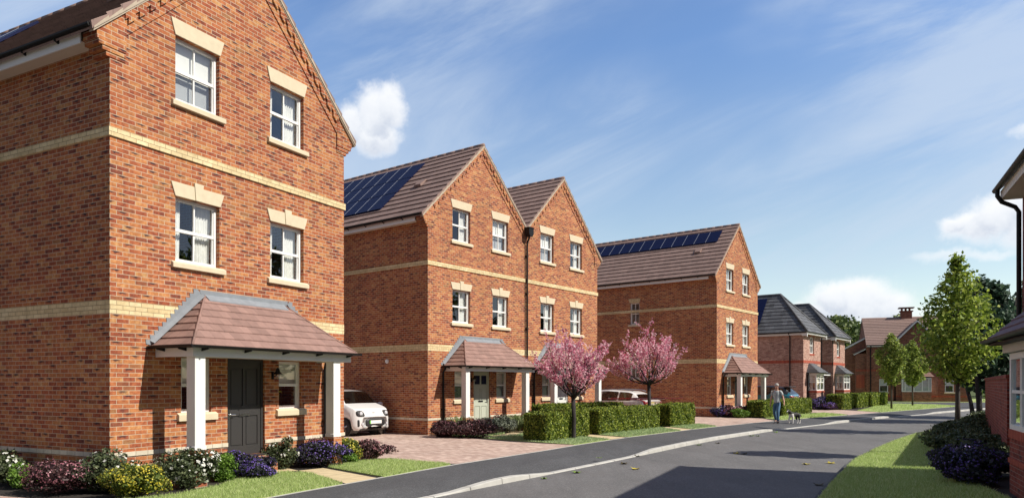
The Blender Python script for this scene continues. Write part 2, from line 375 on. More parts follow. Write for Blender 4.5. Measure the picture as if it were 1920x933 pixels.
def window(root, T, a0, a1, z0, z1, style='curtain', bars='22', lintel=None, sill=True, depth=.09, sill_ext=.08, sill_h=.12, framecol='white', key=False):
    """sash window in frame T (a, outward, z)"""
    fw = .055; zm = (z0 + z1) / 2; am = (a0 + a1) / 2
    mb = MB(T); y0, y1 = -depth - .07, -depth
    mb.box(a0, y0, z0, a0+fw, y1, z1); mb.box(a1-fw, y0, z0, a1, y1, z1)
    mb.box(a0+fw, y0, z1-fw, a1-fw, y1, z1); mb.box(a0+fw, y0, z0, a1-fw, y1, z0+fw*1.15)
    mb.box(a0+fw, y0+.01, zm-.028, a1-fw, y1-.012, zm+.028)
    # inner sash stiles
    for (b0, b1, off) in ((zm+.028, z1-fw, .015), (z0+fw*1.15, zm-.028, .03)):
        for c0, c1 in ((a0+fw, a0+fw+.022), (a1-fw-.022, a1-fw)): mb.box(c0, y0+.012, b0, c1, y1-off, b1)
    if bars[0] == '2': mb.box(am-.014, y0+.014, zm+.028, am+.014, y1-.018, z1-fw)
    if bars[1] == '2': mb.box(am-.014, y0+.014, z0+fw, am+.014, y1-.028, zm-.028)
    if bars[0] == '4':
        zq = (zm+z1)/2; mb.box(am-.014, y0+.014, zm+.028, am+.014, y1-.018, z1-fw); mb.box(a0+fw, y0+.016, zq-.012, a1-fw, y1-.02, zq+.012)
    w = mb.build('window', framecol, root)
    g = MB(T)
    g.poly([(a0+fw*.5, y1-.042, zm), (a1-fw*.5, y1-.042, zm), (a1-fw*.5, y1-.042, z1-fw*.5), (a0+fw*.5, y1-.042, z1-fw*.5)])
    g.poly([(a0+fw*.5, y1-.057, z0+fw*.5), (a1-fw*.5, y1-.057, z0+fw*.5), (a1-fw*.5, y1-.057, zm), (a0+fw*.5, y1-.057, zm)])
    g.build('pane', 'glass', w, recalc=False)
    yb = y0 - .05
    W = a1 - a0
    if style in ('curtain', 'drapes', 'right'):
        c = MB(T)
        def drape(s0, s1, top, bot):
            n = 22
            xs = [s0 + (s1-s0)*i/n for i in range(n+1)]; ys = [yb - .03 + .022*math.sin(i*1.7+s0*5) for i in range(n+1)]
            vs = [(x, y, top) for x, y in zip(xs, ys)] + [(x + (s0+s1-2*x)*.12, y, bot) for x, y in zip(xs, ys)]
            c.add(vs, [(i, i+1, n+2+i, n+1+i) for i in range(n)])
        if style != 'right': drape(a0+.02, a0+W*(.30 if style == 'curtain' else .34), z1, z0-.1)
        drape(a1-W*(.42 if style != 'drapes' else .36), a1-.02, z1, z0-.1)
        c.build('curtain', 'curtain', w, smooth=True, recalc=False)
    elif style in ('blind', 'romans'):
        c = MB(T); c.box(a0, yb-.012, zm-.01, a1, yb, z1)
        c.build('blind', 'blind' if style == 'blind' else 'curtain', w)
        if style == 'blind':
            c = MB(T); c.box(a0, yb-.052, z0, a1, yb-.045, zm); c.build('net_curtain', 'net', w)
    elif style == 'louvre':
        c = MB(T); k = int((z1-z0)/.05)
        for i in range(k):
            zz = z0 + (i+.5)*(z1-z0)/k; c.add([(a0, yb-.02, zz-.018), (a1, yb-.02, zz-.018), (a1, yb+.02, zz+.012), (a0, yb+.02, zz+.012)], [(0, 1, 2, 3)])
        c.build('blind', 'louvre', w, recalc=False)
    if sill:
        s = MB(T); s.prism([(-.1, z0-sill_h), (.065, z0-sill_h), (.065, z0-.035), (-.0, z0-.001), (-.1, z0-.001)], a0-sill_ext, a1+sill_ext+.02, 'x')
        # prism axis x maps (y,z): outward,z ; along = d
        s.build('sill', 'stone', w, bevel=.006)
    if lintel:
        h, fl, m = lintel
        s = MB(T); zt = z1 + h
        if key:
            s.prism([(a0-.01, z1+.002), (am-.075, z1+.002), (am-.095, zt), (a0-fl, zt)], -.1, .022, 'y')
            s.prism([(am+.075, z1+.002), (a1+.01, z1+.002), (a1+fl, zt), (am+.095, zt)], -.1, .022, 'y')
            s.prism([(am-.07, z1+.002), (am+.07, z1+.002), (am+.10, zt+.07), (am-.10, zt+.07)], -.1, .036, 'y')
        else:
            s.prism([(a0-.01, z1+.002), (a1+.01, z1+.002), (a1+fl, zt), (a0-fl, zt)], -.1, .022, 'y')
        s.build('lintel', m, w, bevel=.004)
    return w

def roof_profile(ue, ur, ze, zr, gauge=.345, step=.034, thick=.07):
    L = math.hypot(ur-ue, zr-ze); n = max(2, round(L/gauge)); du, dz = (ur-ue)/L, (zr-ze)/L
    nu, nz = (-dz, du) if du > 0 else (dz, -du)          # upward normal
    if nz < 0: nu, nz = -nu, -nz
    top = []
    for i in range(n):
        a, b = L*i/n, L*(i+1)/n
        top.append((ue+du*a+nu*step, ze+dz*a+nz*step)); top.append((ue+du*b, ze+dz*b))
    low = [(ur, zr-thick), (ue, ze-thick)]
    return top + low
def slopes(mb, T_axis, ue, ur, ze, zr, v0, v1, **k):
    mb.prism(roof_profile(ue, ur, ze, zr, **k), v0, v1, T_axis)

def gutter(mb, p0, p1, outward, r=.055, n=8):
    """half round gutter trough from p0 to p1 (3D) ; outward is 2D dir unit"""
    p0, p1 = Vector(p0), Vector(p1); o = Vector((outward[0], outward[1], 0))
    ring = []
    for j in range(n+1):
        t = math.pi*j/n
        ring.append(o*(-math.cos(t)*r) + Vector((0, 0, -math.sin(t)*r)))
    for j in range(n-1, 0, -1):
        t = math.pi*j/n
        ring.append(o*(-math.cos(t)*r*.86) + Vector((0, 0, -math.sin(t)*r*.86)))
    m = len(ring)
    mb.add([p0+q for q in ring] + [p1+q for q in ring], [(i, (i+1) % m, m+(i+1) % m, m+i) for i in range(m)])
    # end stops
    e = n+1
    mb.add([p0+q for q in ring[:e]], [tuple(range(e))]); mb.add([p1+q for q in ring[:e]], [tuple(range(e))])

def hip_roof(mb, x0, x1, y0, y1, ze, zt, xi0, xi1, yi0, gauge, T=ident, step=.02, back=None):
    """stepped porch roof: eave rectangle x0..x1,y0(front)..y1(wall), top edge at xi0..xi1 at y=yi0"""
    L = math.hypot(yi0-y0, zt-ze); n = max(2, round(L/gauge))
    old = mb.T; mb.T = T
    def at(t): return (x0+(xi0-x0)*t, x1+(xi1-x1)*t, y0+(yi0-y0)*t, ze+(zt-ze)*t)
    for i in range(n):
        a = at(i/n); b = at((i+1)/n); s = step
        # front course
        A0 = (a[0]-s*.4, a[2]-s*.4, a[3]+s); A1 = (a[1]+s*.4, a[2]-s*.4, a[3]+s)
        mb.add([(A0[0], A0[1], A0[2]), (A1[0], A1[1], A1[2]), (b[1], b[2], b[3]), (b[0], b[2], b[3])], [(0, 1, 2, 3)])
        mb.add([(a[0], a[2], a[3]-.012), (a[1], a[2], a[3]-.012), (A1[0], A1[1], A1[2]), (A0[0], A0[1], A0[2])], [(0, 1, 2, 3)])
        # left / right courses
        mb.add([(A0[0], A0[1], A0[2]), (A0[0], y1, A0[2]), (b[0], y1, b[3]), (b[0], b[2], b[3])], [(0, 3, 2, 1)])
        mb.add([(a[0], a[2], a[3]-.012), (a[0], y1, a[3]-.012), (A0[0], y1, A0[2]), (A0[0], A0[1], A0[2])], [(0, 3, 2, 1)])
        mb.add([(A1[0], A1[1], A1[2]), (A1[0], y1, A1[2]), (b[1], y1, b[3]), (b[1], b[2], b[3])], [(0, 1, 2, 3)])
        mb.add([(a[1], a[2], a[3]-.012), (a[1], y1, a[3]-.012), (A1[0], y1, A1[2]), (A1[0], A1[1], A1[2])], [(0, 1, 2, 3)])
    mb.add([(x0, y0, ze-.012), (x1, y0, ze-.012), (x1, y1, ze-.012), (x0, y1, ze-.012)], [(0, 1, 2, 3)])
    if yi0 < y1: mb.add([(xi0, yi0, zt), (xi1, yi0, zt), (xi1, y1, zt), (xi0, y1, zt)], [(0, 1, 2, 3)])
    mb.T = old

SLOPE = .963
def town_house(h, name, label, units=1, door=('door_grey',), styles=None, D=10.5, side_window=False, solar=None, pipes='right'):
    root = house_root(h, name, label)
    U = [5.41*i for i in range(units)]; W = 5.8 + U[-1]
    za, ze = 10.46, 10.46 - SLOPE*2.9
    out = [(0, -.4), (W, -.4), (W, ze)]
    for i in reversed(range(units)):
        out.append((2.9+U[i], za))
        if i > 0: vm = 2.9+U[i]-5.41/2; out.append((vm, za-SLOPE*2.705))
    out.append((0, ze))
    holes = []
    wins = []
    for i, o in enumerate(U):
        wins += [(o+1.24, o+2.21, 6.89, 8.05, i, 0), (o+3.50, o+4.47, 6.89, 8.05, i, 1), (o+1.24, o+2.21, 3.98, 5.15, i, 2), (o+3.50, o+4.47, 3.98, 5.15, i, 3),
                 (o+1.36, o+2.02, 1.24, 2.24, i, 4), (o+3.74, o+4.40, 1.24, 2.24, i, 5)]
        holes.append((o+2.40, o+3.35, .35, 2.26))
    holes += [w[:4] for w in wins]
    mb = MB()
    wall_panel(mb, out, holes, .3, Tfront())
    sh = [(4.57, 5.18, 5.20, 6.42), (4.57, 5.18, 2.15, 3.35)] if side_window else []
    wall_panel(mb, [(.3, -.4), (D, -.4), (D, 7.42), (.3, 7.42)], sh, .3, Tleft())
    wall_panel(mb, [(.3, -.4), (D, -.4), (D, 7.42), (.3, 7.42)], [], .3, Tright(W))
    mb.prism([(a+(.3 if a == 0 else (-.3 if a == W else 0)), z if z < 0 else z-.3*SLOPE*(a in (0, W))*0-(.02 if z > 0 else 0)) for a, z in out], D-.3, D, 'y')
    mb.build('wall', 'brick_red', root)
    # corner kneelers + raking band + dentils
    mb = MB()
    def kneel(u_in, sgn):
        for k in range(3):
            z0 = 7.15 + k*.075; e = .07*(k+1)
            mb.box(min(u_in+sgn*.27, u_in-sgn*e), -.012*(k+1), z0+.004, max(u_in+sgn*.27, u_in-sgn*e), .34, z0+.071)
        # block above following the rake
        e = .24; x_out = u_in - sgn*e; x_in = u_in + sgn*.27
        zo = za + .10 - SLOPE*(2.9+e) ; zi = za + .10 - SLOPE*(2.9-.27)
        pts = [(x_out, 7.375), (x_in, 7.375), (x_in, zi-.02), (x_out, zo-.02)]
        mb.prism(pts, -.035, .34, 'y')
    kneel(0, 1); kneel(W, -1)
    for o in U:
        for sg in (-1, 1):
            c = 2.9 + o; lim = 2.66 if not (units == 2 and ((o == 0 and sg == 1) or (o > 0 and sg == -1))) else 2.6
            def zr(x, dz): return za + .10 - SLOPE*x - dz
            pts = [(c, zr(0, .03)), (c+sg*lim, zr(lim, .03)), (c+sg*lim, zr(lim, .42)), (c, zr(0, .42))]
            mb.prism(pts, -.022, .02, 'y')
            pts = [(c, zr(0, .01)), (c+sg*lim, zr(lim, .01)), (c+sg*lim, zr(lim, .13)), (c, zr(0, .13))]
            mb.prism(pts, -.062, -.02, 'y')
            n = int(lim*math.sqrt(1+SLOPE**2)/.27)
            for i in range(n):
                x0 = (i+.1)*lim/n; x1 = x0 + .62*lim/n
                mb.prism([(c+sg*x0, zr(x0, .12)), (c+sg*x1, zr(x1, .12)), (c+sg*x1, zr(x1, .235)), (c+sg*x0, zr(x0, .235))], -.061, -.02, 'y')
    mb.build('corbel', 'brick_red', root)
    mb = MB()
    mb.box(-.03, -.03, 5.863, W+.03, .02, 6.013); mb.box(-.03, .021, 5.863, .02, D, 6.013); mb.box(W-.02, .021, 5.863, W+.03, D, 6.013)
    mb.box(-.004, -.004, 2.938, W+.004, .02, 3.163); mb.box(-.004, .021, 2.938, .02, D, 3.163); mb.box(W-.02, .021, 2.938, W+.004, D, 3.163)
    mb.build('string_course', 'brick_buff', root)
    mb = MB(); cuts = [-.02]
    for o in U: cuts += [o+2.40, o+3.35]
    cuts.append(W+.02)
    for i in range(0, len(cuts), 2): mb.box(cuts[i], -.02, .548, cuts[i+1], .02, .622)
    mb.box(-.02, .021, .548, .02, D, .622); mb.box(W-.02, .021, .548, W+.02, D, .622)
    mb.build('base_course', 'brick_base', root)
    # roof
    mb = MB(); zt = za + .22; v0, v1 = -.075, D+.08
    for i, o in enumerate(U):
        c = 2.9 + o
        lo = c-3.24 if i == 0 else c-2.705; hi = c+3.24 if i == units-1 else c+2.705
        mb.prism(roof_profile(lo, c, zt-SLOPE*(c-lo), zt, thick=.10), v0, v1, 'y')
        mb.prism(roof_profile(hi, c, zt-SLOPE*(hi-c), zt, thick=.10), v0, v1, 'y')
    roof = mb.build('roof', 'tile_brown', root)
    mb = MB()
    for o in U:
        mb = MB(); L = v1 - v0; n = int(L/.45)
        for i in range(n):
            a, b = v0+L*i/n, v0+L*(i+1)/n-.006
            mb.tube([(2.9+o, a, zt-.035), (2.9+o, b, zt-.035)], .085, 10)
        mb.build('ridge_tiles', 'tile_brown', roof, smooth=True)
    mb = MB()
    for i, o in enumerate(U):
        for sg in (-1, 1):
            c = 2.9+o; lim = 3.22 if not (units == 2 and ((o == 0 and sg == 1) or (o > 0 and sg == -1))) else 2.69
            mb.prism([(c, zt-.105), (c+sg*lim, zt-.105-SLOPE*lim), (c+sg*lim, zt-.145-SLOPE*lim), (c, zt-.145)], -.072, .04, 'y')
            k = 13
            for j in range(k):   # pale mortar bedding steps under the tiles
                x0, x1 = lim*j/k, lim*(j+1)/k
                mb.prism([(c+sg*x0, zt-.03-SLOPE*x0), (c+sg*x1, zt-.075-SLOPE*x1), (c+sg*x1, zt-.11-SLOPE*x1), (c+sg*x0, zt-.11-SLOPE*x0)], -.088, -.0755, 'y')
    mb.build('verge', 'verge', roof)
    # roof vent tiles
    for i, o in enumerate(U):
        u, v = (o+1.3, 1.45); z = zt - SLOPE*(2.9+o-u)
        mb = MB(); mb.prism([(u-.17, z-.13), (u+.15, z+.16), (u+.10, z+.20), (u-.20, z-.05)], v, v+.33, 'y'); mb.build('vent_tile', 'tile_brown', roof)
    # solar panels
    if solar:
        rows, cols, vs, dv, u_lo, u_hi = solar
        cs, sn = 1/math.sqrt(1+SLOPE**2), SLOPE/math.sqrt(1+SLOPE**2)
        for r_ in range(rows):
            ua = u_lo + (u_hi-u_lo)*r_/rows; ub = u_lo + (u_hi-u_lo)*(r_+1)/rows - .025
            for c_ in range(cols):
                va, vb = vs+dv*c_, vs+dv*(c_+1)-.03
                za_ = zt-SLOPE*(2.9-ua); zb_ = zt-SLOPE*(2.9-ub)
                def q(u, z, off): return (u-sn*off, z+cs*off)
                mb = MB(); P = [q(ua, za_, .03), q(ub, zb_, .03), q(ub, zb_, .075), q(ua, za_, .075)]
                mb.prism(P, va, vb, 'y', 0)
                P2 = [q(ua+.01, za_+.01*SLOPE, .06), q(ub-.01, zb_-.01*SLOPE, .06), q(ub-.01, zb_-.01*SLOPE, .079), q(ua+.01, za_+.01*SLOPE, .079)]
                if c_: mb.prism(P2, va-.028, va-.004, 'y', 1)
                mb.build('solar_panel', ['solar', 'alu'], roof)
    # eaves: soffit, fascia, gutter
    for sg, u0 in ((-1, 0), (1, W)):
        mb = MB(); a, b = sorted((u0+sg*.262, u0+sg*.285)); mb.box(a, .345, 7.34, b, D, 7.53)
        mb.build('fascia', 'white_paint', root)
        mb = MB(); a, b = sorted((u0, u0+sg*.262)); mb.box(a, .345, 7.37, b, D, 7.38); mb.build('soffit', 'soffit', root)
        mb = MB(); gutter(mb, (u0+sg*.345, -.03, 7.555), (u0+sg*.345, D, 7.555), (sg, 0), .058)
        k = int(D/.95)
        for i in range(k):
            v = .9+.95*i
            if v < D: mb.prism([(u0+sg*.285, 7.545), (u0+sg*.375, 7.495), (u0+sg*.36, 7.47), (u0+sg*.285, 7.44)], v, v+.035, 'y')
        mb.build('gutter', 'black_plastic', root)
    # windows
    styles = styles or {}
    st_def = ['blind', 'curtain', 'curtain', 'curtain', 'blind', 'romans']
    for (a0, a1, z0, z1, i, k) in wins:
        st = styles.get((i, k), st_def[k])
        if k < 2: window(root, Tfront(), a0, a1, z0, z1, st, '22', (.29, .10, 'stone'), sill_ext=.09)
        elif k < 4: window(root, Tfront(), a0, a1, z0, z1, st, '22', (.25, .10, 'stone'), key=True, sill_ext=.09)
        else: window(root, Tfront(), a0, a1, z0, z1, st, '11', None, sill_ext=.09, sill_h=.15, depth=.06)
    for (a0, a1, z0, z1) in sh: window(root, Tleft(), a0, a1, z0, z1, 'louvre', '22', (.23, .08, 'brick_buff'), sill_ext=.08)
    for i, o in enumerate(U): porch(root, o, door[i], i, h)
    for i, o in enumerate(U[1:]):
        c = o + 2.9 - 2.705; mb = MB()
        mb.prism([(c-.15, 8.03), (c+.15, 8.03), (c+.15, 7.78), (c+.07, 7.68), (c-.07, 7.68), (c-.15, 7.78)], -.30, -.08, 'y')
        mb.box(c-.17, -.32, 8.0, c+.17, -.07, 8.04)
        mb.tube([(c, -.19, 7.7), (c, -.17, 7.6), (c, -.09, 7.45), (c, -.08, 7.3), (c, -.08, .1)], .04, 10)
        for z in (6.9, 5.4, 4.0, 2.6, 1.2): mb.box(c-.055, -.125, z, c+.055, -.005, z+.035)
        mb.build('downpipe', 'black_plastic', root)
    return root

def porch(root, o, door_mat, i, h):
    x0, x1, yf = o+.75, o+4.99, -1.06
    p = bpy.data.objects.new('porch', None); COL.objects.link(p); p.parent = root; p.empty_display_size = .2
    mb = MB(); hip_roof(mb, x0, x1, yf, .0, 2.42, 3.40, o+1.85, o+3.89, -.03, .20)
    rf = mb.build('porch_roof', 'tile_porch', p, recalc=False)
    mb = MB()  # hip ridges
    for a, b in (((x0, yf, 2.43), (o+1.85, -.03, 3.41)), ((x1, yf, 2.43), (o+3.89, -.03, 3.41))):
        mb = MB(); mb.tube([a, b], .022, 8)
        mb.build('hip_tiles', 'tile_porch', rf, smooth=True)
    mb = MB()
    mb.box(o+1.76, -.012, 3.40, o+3.98, .01, 3.52); mb.prism([(-.012, 3.40), (-.012, 3.44), (-.14, 3.335), (-.14, 3.315)], o+1.86, o+3.88, 'x')
    for sg, xa, xb in ((1, x0, o+1.80), (-1, x1, o+3.94)):
        # band along the hip side
        mb.prism([(xa-sg*.02, 2.44), (xa-sg*.10, 2.46), (xb-sg*.10, 3.52), (xb+sg*.02, 3.42)], -.012, .01, 'y')
        mb.add([(xa+sg*.01, -.09, 2.475), (xb+sg*.01, -.09, 3.405), (xb-sg*.03, -.01, 3.45), (xa-sg*.03, -.01, 2.52)], [(0, 1, 2, 3)])
        n = 13
        for k in range(n):
            t = k/n; t2 = (k+1)/n; X0, Z0 = xa-sg*.095, 2.455; X1, Z1 = xb-sg*.095, 3.515
            p0 = (X0+(X1-X0)*t, Z0+(Z1-Z0)*t); p1 = (X0+(X1-X0)*t2, Z0+(Z1-Z0)*t2)
            mb.prism([p0, (p0[0]-sg*.01, p1[1]), p1], -.0115, .01, 'y')
    mb.build('flashing', 'lead', rf)
    xa, xb, ya = o+.84, o+4.90, -.965
    mb = MB()
    mb.box(xa, ya, 2.235, xb, ya+.025, 2.40); mb.box(xa, ya+.025, 2.235, xa+.025, -.002, 2.40); mb.box(xb-.025, ya+.025, 2.235, xb, -.002, 2.40)
    mb.box(xa-.006, ya-.006, 2.35, xb+.006, ya+.03, 2.395)
    mb.box(xa+.03, ya+.03, 2.262, xb-.03, -.004, 2.272)
    mb.build('porch_fascia', 'white_paint', p)
    for u in (o+.90, o+4.375):
        mb = MB(); mb.box(u, ya+.03, .63, u+.215, ya+.245, 2.25)
        mb.box(u-.012, ya+.018, .63, u+.227, ya+.257, .70)
        mb.build('column', 'white_paint', p, bevel=.008)
        mb = MB(); mb.box(u-.02, ya+.01, -.3, u+.235, ya+.265, .63); mb.build('column_base', 'brick_red', p)
    mb = MB(); gy = yf - .04
    gutter(mb, (x0-.04, gy-.0, 2.425), (x1+.04, gy, 2.425), (0, -1), .05)
    gutter(mb, (x0-.04, gy-.04, 2.425), (x0-.04, -.01, 2.425), (-1, 0), .05)
    gutter(mb, (x1+.04, gy-.04, 2.425), (x1+.04, -.01, 2.425), (1, 0), .05)
    n = 5
    for k in range(n):
        u = x0+.25+(x1-x0-.5)*k/(n-1); mb.prism([(-.965, 2.40), (gy-.035, 2.385), (gy-.03, 2.36), (-.965, 2.33)], u, u+.03, 'x')
    for v in (-.25, -.8): mb.prism([(xa, 2.40), (x0-.07, 2.385), (x0-.06, 2.36), (xa, 2.33)], v, v+.03, 'y')
    mb.build('gutter', 'black_plastic', p)
    # downpipe
    up = x1-.02 if h == 1 else x0-.02
    mb = MB()
    if h == 1: up = o+5.08; mb.tube([(x1+.04, -.16, 2.38), (x1+.05, -.15, 2.28), (up, -.07, 2.13), (up, -.065, 2.0), (up, -.065, .05)], .034, 10)
    else: up = o+.69; mb.tube([(x0-.04, -.16, 2.38), (x0-.05, -.14, 2.3), (up, -.075, 2.2), (up, -.07, 2.05), (up, -.07, .05)], .036, 10)
    for z in (1.75, .9): mb.box(up-.05, -.11, z, up+.05, -.004, z+.03)
    mb.build('downpipe', 'black_plastic', root)
    # door
    d0, d1, zb, zt = o+2.40, o+3.35, .35, 2.26; yy = .07
    mb = MB(); mb.box(d0, yy-.02, zb, d0+.05, yy+.07, zt); mb.box(d1-.05, yy-.02, zb, d1, yy+.07, zt); mb.box(d0+.05, yy-.02, zt-.05, d1-.05, yy+.07, zt)
    mb.box(d0, -.06, zb-.03, d1, yy+.07, zb+.0)
    mb.build('door_frame', door_mat, root)
    mb = MB(); glazed = door_mat != 'door_grey'
    xs = [(d0+.13, (d0+d1)/2-.035), ((d0+d1)/2+.035, d1-.13)]
    zs = [(zb+.18, zb+.78), (zb+.98, zb+1.72)] if not glazed else [(zb+.16, zb+.62), (zb+.80, zb+1.28), (zb+1.42, zb+1.76)]
    holes = [(a, b, c, d) for a, b in xs for c, d in zs]
    wall_panel(mb, [(d0+.05, zb), (d1-.05, zb), (d1-.05, zt-.05), (d0+.05, zt-.05)], holes, .018, Tfront(yy))
    mb.box(d0+.05, yy+.018, zb, d1-.05, yy+.045, zt-.05)
    for (a, b, c, d) in holes: mb.box(a+.025, yy+.006, c+.025, b-.025, yy+.02, d-.025)
    dr = mb.build('door', door_mat, root)
    if glazed:
        mb = MB()
        for a, b in xs: mb.box(a+.01, yy+.001, zs[-1][0]+.01, b-.01, yy+.005, zs[-1][1]-.01)
        mb.build('door_glass', 'solar', dr)
    hx = d0+.10 if h == 1 else d1-.10
    mb = MB(); mb.tube([(hx, yy, 1.16), (hx, yy-.05, 1.16), (hx+(.11 if h == 1 else -.11), yy-.055, 1.155)], .011, 8); mb.box(hx-.02, yy-.008, 1.08, hx+.02, yy+.002, 1.26)
    mb.build('handle', 'chrome', dr)
    mb = MB(); c = (d0+d1)/2; mb.box(c-.13, yy-.012, 1.12, c+.13, yy+.001, 1.18); mb.box(c-.10, yy-.017, 1.135, c+.10, yy-.011, 1.165)
    mb.build('letterbox', 'black_plastic' if h != 1 else 'chrome', dr)
    # doorstep
    mb = MB(); mb.box(d0-.02, -.34, -.3, d1+.02, -.005, .17); mb.box(d0+.02, -.12, .17, d1-.02, -.005, .31)
    mb.build('doorstep', 'brick_red', root)
    # wall lamp
    lx = o+3.56 if h == 1 else o+2.28
    mb = MB(); mb.box(lx-.03, -.02, 1.86, lx+.03, -.0, 2.02); mb.tube([(lx, -.02, 1.92), (lx, -.10, 1.93), (lx, -.15, 2.03), (lx, -.15, 2.07)], .009, 8)
    mb.lathe([(.015, .1), (.03, .08), (.05, .02), (.095, -.03), (.09, -.035), (.04, 0)], (lx, -.15, 2.0), 16)
    lm = mb.build('wall_lamp', 'black_plastic', root, smooth=True)
    mb = MB(); mb.lathe([(.02, 0), (.045, -.02), (.05, -.06), (.03, -.10), (.0, -.11)], (lx, -.15, 1.975), 12); mb.build('lamp_globe', 'glass', lm, smooth=True)

# ------------------------------------------------------------------ build town houses
town_house(1, 'brick_house', 'tall three storey orange brick house with a charcoal front door, nearest on the left', 1, ('door_grey',),
           {(0, 0): 'blind', (0, 1): 'curtain', (0, 5): 'romans', (0, 4): 'romans'}, D=11., solar=(1, 7, 5.7, .75, 1.25, 2.15))
h2 = town_house(2, 'brick_house', 'three storey brick building with twin gables, a sage green door and a white door', 2, ('door_sage', 'door_white'),
           {(0, 0): 'curtain', (0, 1): 'blind', (1, 0): 'blind', (1, 1): 'curtain', (0, 2): 'right', (0, 3): 'right', (1, 3): 'right', (0, 4): 'romans', (0, 5): 'blind'}, D=10.5,
           solar=(3, 10, 2.62, .70, .25, 2.60))
mb = MB(Tleft()); mb.lathe([(.075, 0), (.075, .04), (.06, .06)], (2.0, 0, 2.6), 16, axis='y'); mb.build('wall_vent', 'white', h2)
town_house(3, 'brick_house', 'three storey brick house with a single row of roof panels, behind the farther pink tree', 1, ('door_grey',),
           {(0, 0): 'right', (0, 1): 'blind', (0, 4): 'right', (0, 5): 'blind'}, D=11.5, side_window=True, solar=(1, 13, .75, .69, 1.78, 2.55))

